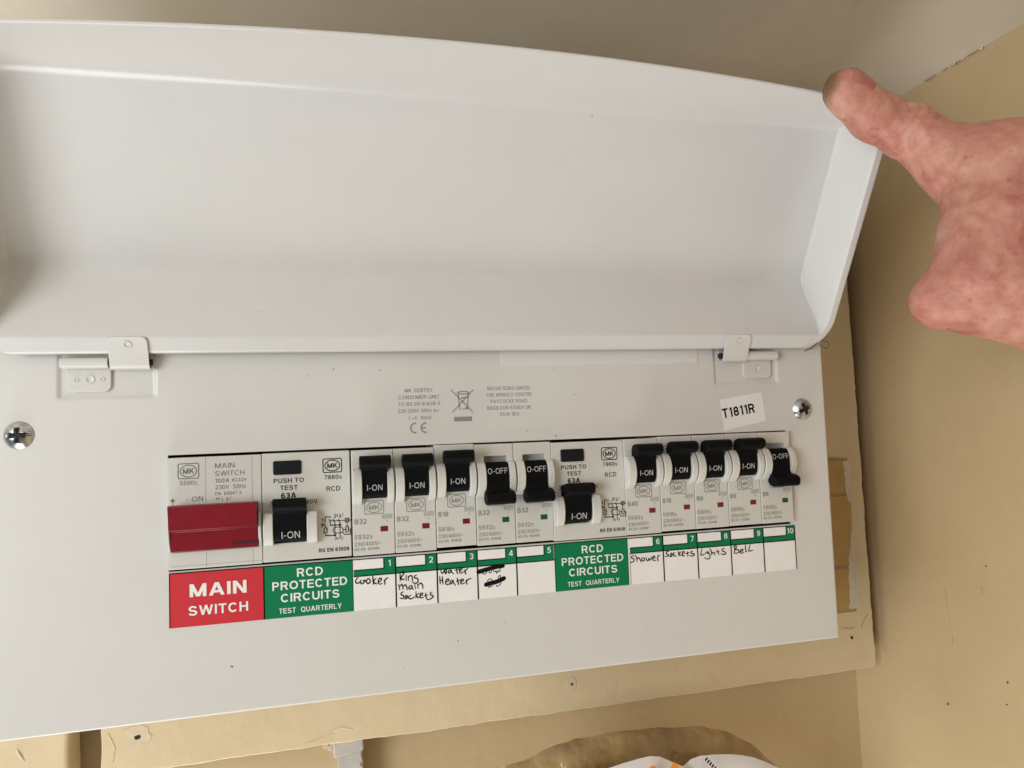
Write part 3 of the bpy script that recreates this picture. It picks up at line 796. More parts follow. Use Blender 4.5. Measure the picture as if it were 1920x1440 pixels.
for u, v, r in ((172, 97, .38), (35, 14, .25), (110, 37, .3), (112, 36, .22), (118.4, 35.5, .2), (218, 99.4, .2)):
    w = lid_w(u, v) - .12
    p = lid_pt(u, v, w)
    a, b = np.array([1, 0, 0]), LV
    ring = [tuple(np.array(p) + r * (math.cos(t) * a + math.sin(t) * b)) for t in np.linspace(0, 5.5, 7)]
    ld.add(ring, [tuple(range(7))])
o = ld.build("dust_specks", M["speck"], lid, shift=UL, smooth=0)
o["kind"] = "stuff"


def hinge(mir):
    """plate leaf, lid leaf, rolled knuckle, rivets; mir mirrors it about the unit's middle"""
    X = (lambda x: 2 * UC - x) if mir else (lambda x: x)
    q = lambda a, b: (min(X(a), X(b)), max(X(a), X(b)))
    KY, KZ = -2.4, 82.6
    x0, x1 = q(-35.5, -20.2)

    def rounded(x0, x1, z0, z1, r, bottom=True):
        o = []
        for cx, cz, a0 in ((x1 - r, z0 + r, -90), (x0 + r, z0 + r, 180)) if bottom else ((x1 - r, z1 - r, 0), (x0 + r, z1 - r, 90)):
            for k in range(7):
                a = math.radians(a0 + 15 * k)
                o.append((cx + r * math.cos(a), cz + r * math.sin(a)))
        if bottom:
            return o[:7][::1] and [(x1, z1)] + [p for p in o[:7][::-1]] + [p for p in o[7:][::-1]] + [(x0, z1)]
        return [(x1, z0)] + o[:7] + o[7:] + [(x0, z0)]
    h = MB().slab(rounded(x0, x1, 71.6, 81.5, 2.6), -.3, .9).build("hinge", M["metal"], unit, shift=UL, bevel=.25, smooth=40)
    h["label"] = "rolled steel hinge under the left end of the lid" if not mir else "rolled steel hinge under the right end of the lid"
    k0, k1 = q(-37.2, -20.4)
    MB().prism([(KY + 2.2 * math.cos(a), KZ + 2.2 * math.sin(a)) for a in np.linspace(0, 2 * math.pi, 21)[:-1]], k0, k1).build("knuckle", M["metal"], h, shift=UL, bevel=.3, smooth=40)
    # lid leaf: rolled round the pin and up onto the flange of the lid
    prof_in = [(KY + 2.3 * math.cos(t), KZ + 2.3 * math.sin(t)) for t in np.linspace(math.radians(60), math.radians(-170), 16)]
    s0 = LH + LV * 0.5 + LW * -.55
    s1 = LH + LV * 7.2 + LW * -.55
    prof = prof_in + [(s0[1], s0[2]), (s1[1], s1[2])]
    rr = 2.4
    ins = [0.0] * len(prof)
    top = prof.pop()
    ins.pop()
    base_ = np.array(prof[-1])
    dv = np.array(top) - base_
    lv = np.hypot(*dv)
    for k in range(7):
        t = math.radians(15 * k)
        prof.append(tuple(base_ + dv * (1 - rr * (1 - math.sin(t)) / lv)))
        ins.append(rr * (1 - math.cos(t)))
    P = [np.array(p) for p in prof]
    N = []
    for i in range(len(P)):
        d = P[min(i + 1, len(P) - 1)] - P[max(i - 1, 0)]
        d /= np.hypot(*d)
        N.append(P[i] + np.array([d[1], -d[0]]) * -.5)
    n = len(P)
    lo, hi = (-19.7, -5.7) if not mir else (243.6, 256.6)
    vs = []
    for ring in (P, N):
        for p, q_ in zip(ring, ins):
            vs += [(lo + q_, p[0], p[1]), (hi - q_, p[0], p[1])]
    fs = []
    for i in range(n - 1):
        fs += [(2 * i, 2 * i + 1, 2 * i + 3, 2 * i + 2), (2 * n + 2 * i, 2 * n + 2 * i + 2, 2 * n + 2 * i + 3, 2 * n + 2 * i + 1)]
        fs += [(2 * i, 2 * i + 2, 2 * n + 2 * i + 2, 2 * n + 2 * i), (2 * i + 1, 2 * n + 2 * i + 1, 2 * n + 2 * i + 3, 2 * i + 3)]
    fs += [(0, 2 * n, 2 * n + 1, 1), (2 * n - 2, 2 * n - 1, 4 * n - 1, 4 * n - 2)]
    MB().add(vs, fs).build("lid_leaf", M["metal"], h, shift=UL, bevel=.18, smooth=50)
    MB().prism([(KY + 1.3 * math.cos(a), KZ + 1.3 * math.sin(a)) for a in np.linspace(0, 2 * math.pi, 17)[:-1]], *q(-20.6, -4.9 if not mir else -6.2)).build("pin", M["dark"], h, shift=UL, smooth=40)
    # rivets: ring and dimple
    for (x, z, r) in ((-27.6, 76.4, 1.7), (-23.2, 76.4, .8), (-32.3, 76.3, .8)):
        ring = MB()
        vs, fs = [], []
        for i, (rr, hh) in enumerate(((r, .15), (r * .93, .32), (r * .78, .32), (r * .66, .08), (0.01, .05))):
            vs += [(X(x) + rr * math.cos(a), -hh - .32, z + rr * math.sin(a)) for a in np.linspace(0, 2 * math.pi, 21)[:-1]]
        for i in range(4):
            fs += [(i * 20 + k, i * 20 + (k + 1) % 20, (i + 1) * 20 + (k + 1) % 20, (i + 1) * 20 + k) for k in range(20)]
        ring.add(vs, fs).build("rivet", M["metal"], h, shift=UL, smooth=50)
    c = np.array(lid_pt(X(-12.6) if not mir else 250.0, 4.1, -.62 - .55))
    vs, fs = [], []
    for (rr, hh) in ((1.5, .0), (1.4, .22), (1.15, .22), (1.0, -.35), (0.01, -.4)):
        vs += [tuple(c + rr * (math.cos(a) * np.array([1, 0, 0]) + math.sin(a) * LV) - hh * LW) for a in np.linspace(0, 2 * math.pi, 21)[:-1]]
    for i in range(4):
        fs += [(i * 20 + k, i * 20 + (k + 1) % 20, (i + 1) * 20 + (k + 1) % 20, (i + 1) * 20 + k) for k in range(20)]
    MB().add(vs, fs).build("rivet", M["metal"], h, shift=UL, smooth=50)


hinge(False)
hinge(True)

# paper stuck under the lid edge, asset sticker ------------------------
o = MB().slab([(136.2, 80.0), (138, 79.4), (190, 79.5), (232.6, 79.2), (233, 95), (136.2, 95)], -.35, 0.05).build("paper_label", M["strip"], unit, shift=UL, bevel=.1)
o["label"] = "white paper strip half hidden below the lid edge"
st = MB().slab([(243.4, 61.8), (266.2, 65.0), (267.9, 50.9), (245.0, 47.0)], -.15, .0).build("asset_sticker", M["paper"], unit, shift=UL, bevel=.08)
st["label"] = "white sticker printed T1811R, stuck on askew"
MB().text("T1811R", 253.0, 56.3, 4.6, -.22, width=17.6, bold=.026, rot=.135).build("lettering", M["inkb"], st, shift=UL, smooth=0)

# ------------------------------------------------------------------ labels under the breakers


def name_label(x0, x1, mat, lines, label):
    o = MB().box(x0 + .2, x1 - .2, -.18, 0, -21, -.2).build("name_label", M[mat], unit, shift=UL, smooth=0)
    o["label"] = label
    t = MB()
    for (s, z, cap, w, b) in lines:
        t.text(s, (x0 + x1) / 2 + .4, z, cap, -.26, width=w, bold=b)
    t.build("lettering", M["inkw"], o, shift=UL, smooth=0)
    b = MB()
    b.ribbon([(x0 + .1, -.1), (x0 + .1, -21)], .42, -.2, smooth=False).ribbon([(x0, -.1), (x1, -.1)], .45, -.21, smooth=False).ribbon([(x1 - .1, -.1), (x1 - .1, -21)], .3, -.2, smooth=False)
    b.build("border", M["inkb"], o, shift=UL, smooth=0)


name_label(0, 35, "redlabel", (("MAIN", -7.2, 5.0, 21.2, .026), ("SWITCH", -15.0, 3.75, 22.0, .020)), "red label reading MAIN SWITCH")
RL = (("RCD", -3.5, 3.4, 10.2, .020), ("PROTECTED", -8.3, 3.4, 29.4, .020), ("CIRCUITS", -13.2, 3.4, 23.0, .020), ("TEST  QUARTERLY", -18.3, 2.1, 24.6, .014))
name_label(35, 70, "green", RL, "green label reading RCD PROTECTED CIRCUITS beside the red label")
name_label(157.5, 192.5, "green", RL, "green label reading RCD PROTECTED CIRCUITS between circuits 5 and 6")

cards = [("1", "cooker", "handwritten cooker"), ("2", "ring", "handwritten Ring main sockets"), ("3", "water", "handwritten Water Heater"),
         ("4", "scrib", "with the writing scribbled out"), ("5", None, "left blank"), ("6", "shower", "handwritten shower"), ("7", "sockets", "handwritten sockets"),
         ("8", "lights", "handwritten Lights"), ("9", "bell", "handwritten Bell"), ("10", None, "left blank")]
for i, (num, key, what) in enumerate(cards):
    x0 = 70 + 17.5 * i if i < 5 else 192.5 + 17.5 * (i - 5)
    x1 = x0 + 17.5
    o = MB().box(x0 + .03, x1 - .03, -.16, 0, -21, -.2).build("circuit_label", M["card"], unit, shift=UL, smooth=0)
    o["label"] = "white and green circuit label number %s, %s" % (num, what)
    g = MB()
    gx = x0 + (1.0 if num == "6" else .25)
    g.box(gx, x1 - .25, -.19, -.1, -7.0, -4.75)
    g.box(x0 + 12.75, x1 - .25, -.19, -.1, -4.75, -.35)
    g.build("header", M["green"], o, shift=UL, smooth=0)
    b = MB()
    b.ribbon([(x0, -.2), (x1, -.2)], .42, -.21, smooth=False)
    b.ribbon([(gx, -7.05), (x1, -7.05)], .50, -.21, smooth=False)
    b.ribbon([(gx, -4.6), (x0 + 12.9, -4.6)], .46, -.22, smooth=False)
    b.ribbon([(x0 + 12.7, -.2), (x0 + 12.7, -4.7)], .46, -.225, smooth=False)
    if num not in ("1", "6"):
        b.ribbon([(x0, -.2), (x0, -21)], .62, -.23, smooth=False)
    if num == "6":
        b.ribbon([(x0 + .9, -7.1), (x0 + .9, -21)], .2, -.23, smooth=False)
    if num == "10":
        b.ribbon([(x1 - .1, -.2), (x1 - .1, -21)], .45, -.23, smooth=False)
    b.build("border", M["inkb"], o, shift=UL, smooth=0)
    MB().text(num, x0 + 15.05 - (.05 if num == "10" else 0), -2.55, 2.55, -.25, width=3.4 if num == "10" else None, bold=.014).build("number", M["inkw"], o, shift=UL, smooth=0)
    if key:
        h = MB()
        for s in STROKES[key]:
            h.ribbon(s, .34 if key == "scrib" else .50, -.24, taper=(key != "scrib"))
        if key == "scrib":
            h.ribbon(STROKES["bar1"][0], 1.9, -.245)
            h.ribbon(STROKES["bar2"][0], 1.9, -.246)
        h.build("handwriting", M["inkb"], o, shift=UL, smooth=0)

# ------------------------------------------------------------------ modules in the cut-out
FY = -3.0                                       # their faces stand 3 mm proud of the plate
PW = 17.37


def logo(m, cx, cz, w, h, y, k=1.0):
    r, n = .55, []
    for ax, az, a0 in ((w / 2 - r, h / 2 - r, 0), (-w / 2 + r, h / 2 - r, 90), (-w / 2 + r, -h / 2 + r, 180), (w / 2 - r, -h / 2 + r, 270)):
        n += [(cx + ax + r * math.cos(math.radians(a0 + t)), cz + az + r * math.sin(math.radians(a0 + t))) for t in (0, 30, 60, 90)]
    m.ribbon(n + [n[0]], .34 * k, y, smooth=False, close=True)
    m.ribbon([(cx + (w * .40) * math.cos(a), cz + (h * .40) * math.sin(a)) for a in np.linspace(0, 2 * math.pi, 28)], .34 * k, y, smooth=False, close=True)
    m.text("MK", cx, cz, h * .36, y - .01, width=w * .55, bold=.02 * k)


def cheek(m, x0, x1, zc, r, top, bot, depth):
    """curved guard beside a toggle, an arc in side view"""
    pts = []
    c = -depth + r
    for a in np.linspace(0, math.pi, 29):
        o, z = -(r * math.sin(a) - (r - depth)), zc + r * math.cos(a)
        if o < 0 and bot <= z <= top:
            pts.append((FY + o, z))
    pts = [(FY + .6, pts[0][1])] + pts + [(FY + .6, pts[-1][1])]
    m.prism(pts, x0, x1)


def toggle(x0, x1, bx0, bx1, zc, off, s=1.0, name="toggle"):
    body = [(3.6, -6.0), (-1.6, -6.0), (-2.6, -5.2), (-3.3, -4.0), (-3.8, -1.4), (-3.9, 1.5), (-3.9, 4.0), (-4.6, 6.1), (-6.8, 7.0), (-7.0, 10.5), (-2.5, 10.8), (3, 9.6)]
    bar = [(-3.4, 6.0), (-6.4, 6.3), (-8.6, 7.2), (-9.4, 8.6), (-9.0, 10.6), (-7.8, 11.5), (-5.6, 11.7), (-2.8, 11.0), (-1.8, 8.8)]
    k = -1 if off else 1
    m = MB()
    m.prism([(FY + a * s, zc + b * k * s) for a, b in body], x0, x1)
    m.prism([(FY + a * s, zc + b * k * s) for a, b in bar], bx0, bx1)
    return m


def toggle_front(zc, off, s=1.0):
    zz = [-6.0, -5.2, -4.0, -1.4, 1.5, 4.0, 6.1]
    oo = [-1.6, -2.6, -3.3, -3.8, -3.9, -3.9, -4.6]

    def f(z):
        q = (z - zc) / s * (-1 if off else 1)
        return FY + float(np.interp(q, zz, oo)) * s - .2
    return f


def breaker_parts(root, off):
    b = MB()
    b.holed([.12, 4.2, 14.3, PW - .12], [1.7, 25.0, 39.7, 44.9], {(1, 1)}, FY, 24, floor=FY + 5)
    cheek(b, .45, 4.1, 30.4, 8.7, 37.6, 22.4, 5.2)
    cheek(b, 14.4, PW - .2, 30.4, 8.7, 37.6, 22.4, 5.2)
    body = b.build("housing", M["plastic"], root, bevel=.28, seg=2, smooth=40)
    t = toggle(4.35, 14.15, 3.1, 15.7, 31.0, off).build("toggle", M["black"], root, bevel=.35, seg=3, smooth=40)
    q = MB()
    if off:
        q.text("O-OFF", 9.25, 33.4, 2.4, 0, width=8.7, warp=toggle_front(31, True))
    else:
        q.text("I-ON", 9.25, 29.5, 2.45, 0, width=6.2, warp=toggle_front(31, False))
    q.build("lettering", M["inkt"], t, smooth=0)
    w = MB().box(11.4, 14.5, FY - .06, FY + .3, 11.0, 13.2).build("indicator_window", M["wing" if off else "winr"], root, smooth=0)


proto = {}
for off in (False, True):
    r = thing("circuit_breaker", "", "circuit breaker")
    breaker_parts(r, off)
    proto[off] = r


def copy_tree(o, parent=None):
    c = o.copy()
    C.objects.link(c)
    if parent:
        c.parent = parent
    for ch in list(o.children):
        copy_tree(ch, c)
    return c


specs = [("B32", "5932s", False, 0, "above the label cooker"), ("B32", "5932s", False, 0, "above the label Ring main sockets"),
         ("B16", "5916s", False, .8, "above the label Water Heater"), ("B32", "5932s", True, .35, "above the scribbled out label 4"),
         ("B32", "5932s", True, .35, "above the blank label 5"), ("B40", "5940s", False, 0, "above the label shower"),
         ("B16", "5916s", False, .45, "above the label sockets"), ("B6", "5906s", False, .45, "above the label Lights"),
         ("B6", "5906s", False, .6, "above the label Bell"), ("B6", "5906s", True, .5, "above the blank label 10")]
used = {False: False, True: False}
for i, (amp, cat_no, off, dz, where) in enumerate(specs):
    src = proto[off]
    r = copy_tree(src) if used[off] else src
    slot = 4 + i if i < 5 else 6 + i
    r.location = Vector((.25 + PW * slot + (.35 if i < 5 else 0), 0, dz)) * MM
    used[off] = True
    r["label"] = "%s circuit breaker %s, black toggle %s" % (amp, where, "down at O-OFF" if off else "up at I-ON")
    r["category"] = "circuit breaker"
    r["group"] = "circuit breakers in the consumer unit"
# print differs from breaker to breaker
for r in [o for o in C.objects if o.name.startswith("circuit_breaker")]:
    amp = r["label"].split()[0]
    no = {"B32": "5932s", "B16": "5916s", "B40": "5940s", "B6": "5906s"}[amp]
    m = MB()
    y = FY - .08
    logo(m, 9.0, 21.1, 7.8, 5.3, y, .9)
    m.text(amp, .9, 15.6, 2.05, y, align="L", bold=.018)
    m.text("6000", 14.3, 17.1, 1.0, y, width=3.6).text("3", 14.1, 15.2, 1.0, y)
    m.ribbon([(12.3, 16.3), (16.3, 16.3), (16.3, 17.9), (12.3, 17.9), (12.3, 16.3)], .14, y, smooth=False)
    m.text(no, .75, 9.3, 1.85, y, align="L", bold=.008).text("230/400V~", .75, 6.4, 1.6, y, width=10.6, align="L", bold=.008).text("BS EN  60898", .75, 4.3, 1.1, y, width=9.8, align="L", bold=.008)
    m.build("lettering", M["inkg"], r, smooth=0)

# residual current devices ---------------------------------------------


def rcd_parts(root):
    W = PW * 2
    b = MB()
    b.holed([.12, 4.3, 17.0, W - .12], [1.7, 8.9, 26.0, 44.9], {(1, 1)}, FY, 24, floor=FY + 5)
    cheek(b, .45, 4.2, 15.2, 9.6, 21.5, 8.0, 4.8)
    cheek(b, 17.1, 21.2, 15.2, 9.6, 21.5, 8.4, 4.8)
    b.build("housing", M["plastic"], root, bevel=.3, smooth=40)
    t = toggle(4.45, 16.85, 4.3, 17.0, 15.6, False, .98).build("toggle", M["black"], root, bevel=.35, seg=3, smooth=40)
    MB().text("I-ON", 10.9, 12.4, 2.75, 0, width=7.0, warp=toggle_front(15.6, False, .98)).build("lettering", M["inkt"], t, smooth=0)
    n = []
    for ax, az, a0 in ((14.6, 41.1, 0), (5.1, 41.1, 90), (5.1, 36.9, 180), (14.6, 36.9, 270)):
        n += [(ax + .7 * math.cos(math.radians(a0 + q)), az + .7 * math.sin(math.radians(a0 + q))) for q in (0, 30, 60, 90)]
    MB().slab(n, FY - .7, FY + 1).build("test_button", M["button"], root, bevel=.3, seg=3)
    m = MB()
    y = FY - .08
    m.text("PUSH TO", 10.4, 33.8, 1.85, y, width=11.8, bold=.018).text("TEST", 10.4, 30.9, 1.85, y, width=6.8, bold=.018).text("63A", 10.2, 27.8, 2.2, y, width=5.9, bold=.03)
    m.text("30mA", 3.0, 24.9, 1.75, y, width=6.4, align="L", bold=.012).text("230V", 15.2, 24.9, 1.75, y, width=6.3, align="L", bold=.012)
    logo(m, 27.6, 39.0, 7.4, 5.5, y, 1.15)
    m.text("7860s", 27.8, 34.3, 1.75, y, width=7.0, bold=.012).text("RCD", 27.8, 29.6, 1.95, y, width=5.5, bold=.014)
    m.text("BS EN 61008", 27.6, 4.9, 1.55, y, width=12.0, bold=.024)
    for s in STROKES["diag"]:
        m.ribbon(s, .32, y - .005, smooth=False)
    m.disc(28.03, 10.62, .55, y - .01, 12).disc(30.14, 14.65, .55, y - .01, 12)
    m.text("IN", 28.76, 18.62, 1.3, y).text("1", 31.2, 18.64, 1.3, y).text("IN", 28.73, 9.3, 1.2, y).text("2", 30.9, 9.31, 1.2, y)
    m.build("lettering", M["inkd"], root, smooth=0)


rcd = thing("residual_current_device", "two module RCD with black toggle and PUSH TO TEST button, beside the red main switch", "safety switch", (0, 0, 0), "residual current devices in the consumer unit")
rcd_parts(rcd)
rcd2 = copy_tree(rcd)
rcd2["label"] = "two module RCD with black toggle and PUSH TO TEST button, between breakers 5 and 6"
rcd.location = Vector((.25 + PW * 2, 0, .2)) * MM
rcd2.location = Vector((.25 + PW * 9 + .2, 0, -.2)) * MM

# main switch ----------------------------------------------------------
ms = thing("main_switch", "wide cream main switch with a red rocker, above the red MAIN SWITCH label", "switch", (.25, 0, 0))
W = PW * 2
b = MB()
b.holed([.1, 1.1, 33.2, W - .1], [1.7, 8.4, 26.2, 44.9], {(1, 1)}, FY, 24, floor=FY + 5)
cheek(b, .25, 1.0, 17.0, 11.5, 20.5, 8.0, 4.0)
cheek(b, 33.3, W - .3, 17.0, 11.5, 22.5, 8.8, 3.6)
b.build("housing", M["plastic"], ms, bevel=.3, smooth=40)
sm_ = MB()
for x in (13.8, 31.1):
    sm_.ribbon([(x, 27), (x, 44.6)], .16, FY - .03, smooth=False).ribbon([(x, 2), (x, 8)], .16, FY - .03, smooth=False)
sm_.ribbon([(.8, 3.0), (W - .6, 3.0)], .14, FY - .03, smooth=False)
sm_.build("seam", M["inkg"], ms, smooth=0)
rk = MB().prism([(FY + 3, 8.7), (FY - 2.2, 8.8), (FY - 3.2, 16.4), (FY - 6.4, 17.3), (FY - 8.0, 24.6), (FY - 8.6, 26.7), (FY - 6.5, 27.0), (FY + 3, 25.5)], 1.15, 33.1).build("rocker", M["red"], ms, bevel=.22, seg=3, smooth=40)
MB().box(23.4, 33.0, FY - 2.85, FY - 1.2, 10.3, 11.0).build("notch_shade", M["dark"], rk, smooth=0)  # slot shade painted as a thin dark box on the rocker face
m = MB()
y = FY - .08
logo(m, 7.5, 39.6, 7.5, 5.8, y, 1.0)
m.text("5500s", 7.5, 35.0, 1.7, y, width=6.3).text("ON", 10.7, 28.6, 1.9, y, width=4.2).text("I", 7.0, 28.4, .9, y)
m.ribbon([(1.7, 25.8), (1.7, 28.4)], .22, y, smooth=False).add([(.8, y, 28.0), (2.6, y, 28.0), (1.7, y, 29.3)], [(0, 1, 2)])
m.text("MAIN", 17.3, 41.2, 2.0, y, width=7.2, align="L").text("SWITCH", 17.3, 38.1, 1.95, y, width=10.9, align="L").text("100A", 17.3, 35.3, 1.65, y, width=5.2, align="L", bold=.006).text("AC22A", 23.4, 35.3, 1.3, y, width=5.4, align="L", bold=.006)
m.text("230V  50Hz", 17.3, 32.7, 1.65, y, width=11.5, align="L", bold=.004).text("EN  60947-3", 17.3, 30.2, 1.3, y, width=9.6, align="L").text("N1", 17.5, 28.2, 1.0, y, align="L").text("L1", 21.8, 28.2, 1.0, y, align="L")
m.ribbon([(19.8, 28.6), (19.8, 26.9)], .2, y, smooth=False).ribbon([(21.6, 28.6), (21.6, 26.9)], .2, y, smooth=False)
m.build("lettering", M["inkm"], ms, smooth=0)

# ------------------------------------------------------------------ thread caught at the lid corner
tp = [(287.5, 84.2), (289, 85), (291, 85.6), (293.2, 87.2), (294.5, 88.6), (296.4, 89.4), (300.2, 88.6), (301.0, 87.4), (299.2, 85.2), (296.2, 86.3), (294.7, 87.6)]
th_ = MB().tube([(x, -6.2 - .12 * i, z) for i, (x, z) in enumerate(tp)], .14, 6)
th_.tube([(x, -6.25 - .12 * i, z - .05) for i, (x, z) in enumerate(tp[:4])], .26, 6)
tag(th_.build("thread", M["thread"], None, shift=(293, -6, 87), loc=(293, -6, 87)), "loose dark thread looping out under the bottom right corner of the lid", "thread")

# ------------------------------------------------------------------ bag of packets below


def cushion(name, top, z_low, yc, thick, mat, parent, base, wr=1.5, seed=0, n=150, k=60):
    """a filled film packet: given top outline, bulging front and back, wrinkled"""
    Rn = np.random.RandomState(seed)
    ph, fr = Rn.rand(8, 2) * 6.28, Rn.rand(8, 2) * .22 + .05
    tx, tz = [p[0] for p in top], [p[1] for p in top]
    vs, fs = [], []
    for side in (-1, 1):
        for i in range(n + 1):
            x = tx[0] + (tx[-1] - tx[0]) * i / n
            zt = float(np.interp(x, tx, tz))
            for j in range(k + 1):
                s = j / k
                z = zt + (z_low - zt) * s
                e = min(1, 4 * (i / n) * (1 - i / n) * 1.6) ** .5
                bul = thick * math.sqrt(min(1, s * 3.2)) * e
                w = sum(math.sin(fr[q, 0] * (x + .5 * z) + ph[q, 0]) * math.sin(fr[q, 1] * z * 1.4 + .05 * x + ph[q, 1]) for q in range(8)) * wr / 3 * min(1, s * 6)
                w += (abs(math.sin(.11 * x + .19 * z + 2.5 * math.sin(.05 * x + seed))) ** .5 - .7) * wr * .7 * min(1, s * 8) + (abs(math.sin(.23 * x - .12 * z + 1.5 * math.sin(.09 * z + seed))) ** .6 - .7) * wr * .4 * min(1, s * 8)
                vs.append((x, yc + side * (bul + w), z))
    N = (n + 1) * (k + 1)
    for sd in range(2):
        for i in range(n):
            for j in range(k):
                a = sd * N + i * (k + 1) + j
                q = (a, a + k + 1, a + k + 2, a + 1)
                fs.append(q if sd else q[::-1])
    return MB().add(vs, fs).build(name, mat, parent, shift=base, smooth=80)


bag = thing("snack_bag", "amber plastic bag holding white packets with orange print, below the unit", "bag", (232, 60, -240))
BGL = (232, 60, -240)
dome = [(142.5, -115), (153.7, -112.8), (166.1, -108.9), (180.4, -106.6), (204.3, -106.0), (226.3, -107.0), (251.6, -109.8), (265.3, -114.3), (276.3, -119.9), (285.4, -127.0), (294.5, -136), (304, -150)]
_rd = random.Random(6)
dome = [(x + (x2 - x) * t, z + (z2 - z) * t + (_rd.random() - .5) * 1.1) for (x, z), (x2, z2) in zip(dome, dome[1:]) for t in (0, .35, .7)] + [dome[-1]]
cushion("film", dome, -240, 50, 16, M["bagb"], bag, BGL, 2.2, 3)
p1 = [(160, -120), (172, -113.5), (184.7, -108.5), (193, -107.2), (201.7, -106.2), (207, -105.9), (211.9, -106.9), (218, -110.2), (223.7, -113.1), (230, -116.5), (238, -122)]
p2 = [(212, -124), (219, -118.6), (225.6, -115.0), (230, -112.3), (234.9, -111.4), (243, -111.9), (251, -112.9), (258, -114.4), (265, -116.6), (272, -120), (279.9, -124.3), (292, -133)]
for i, (pp, yy) in enumerate(((p1, 18), (p2, 22))):
    pk = cushion("packet", pp, -235, yy, 7, M["bagw"], bag, BGL, 1.0, 7 + i)
    if i == 0:
        for (x, z, a) in ((204.5, -109.9, .5), (215.6, -110.3, -.5)):
            q = MB()
            ring = [(x + 2.2 * math.cos(t) * (1 if t < 3.2 else .7), z + 3.2 * math.sin(t)) for t in np.linspace(0, 6.0, 14)]
            q.add([(px, yy - 7.6, pz) for px, pz in ring], [tuple(range(14))]).build("printed_shape", M["orange"], pk, shift=BGL, smooth=0)
    else:
        MB().text("IIIIII", 237.0, -112.9, 1.8, yy - 7.5, width=9, bold=.02, rot=-.85).build("printed_mark", M["inkb"], pk, shift=BGL, smooth=0)

# ------------------------------------------------------------------ the hand


def surface_nets(F, org, h):
    S = F < 0
    nx, ny, nz = F.shape
    cs = [S[dx:nx - 1 + dx, dy:ny - 1 + dy, dz:nz - 1 + dz] for dx in (0, 1) for dy in (0, 1) for dz in (0, 1)]
    tot = sum(c.astype(np.int8) for c in cs)
    act = (tot > 0) & (tot < 8)
    idx = -np.ones(act.shape, np.int64)
    cells = np.argwhere(act)
    idx[act] = np.arange(len(cells))
    acc, cnt = np.zeros((len(cells), 3)), np.zeros(len(cells))
    corners = [(a, b, c) for a in (0, 1) for b in (0, 1) for c in (0, 1)]
    for p in corners:
        for ax in range(3):
            if p[ax] == 0:
                q = list(p)
                q[ax] = 1
                f0 = F[cells[:, 0] + p[0], cells[:, 1] + p[1], cells[:, 2] + p[2]]
                f1 = F[cells[:, 0] + q[0], cells[:, 1] + q[1], cells[:, 2] + q[2]]
                k = (f0 < 0) != (f1 < 0)
                t = np.zeros(len(cells))
                t[k] = f0[k] / (f0[k] - f1[k])
                pt = np.tile(np.array(p, float), (len(cells), 1))
                pt[:, ax] = t
                acc[k] += pt[k]
                cnt[k] += 1
    V = (cells + acc / cnt[:, None]) * h + org
    faces = []
    for ax in range(3):
        a, b = [i for i in range(3) if i != ax]
        lo, hi = [slice(None)] * 3, [slice(None)] * 3
        lo[ax], hi[ax] = slice(0, -1), slice(1, None)
        e = np.argwhere(S[tuple(lo)] != S[tuple(hi)])
        e = e[(e[:, a] > 0) & (e[:, b] > 0) & (e[:, a] < F.shape[a] - 1) & (e[:, b] < F.shape[b] - 1)]
        flip = S[tuple(lo)][tuple(e.T)]
        quad = []
        for da, db in ((1, 1), (0, 1), (0, 0), (1, 0)):
            c = e.copy()
            c[:, a] -= da
            c[:, b] -= db
            quad.append(idx[tuple(c.T)])
        q = np.stack(quad, 1)
        if ax == 1:
            flip = ~flip
        q[~flip] = q[~flip][:, ::-1]
        faces.append(q)
    return V, np.concatenate(faces)


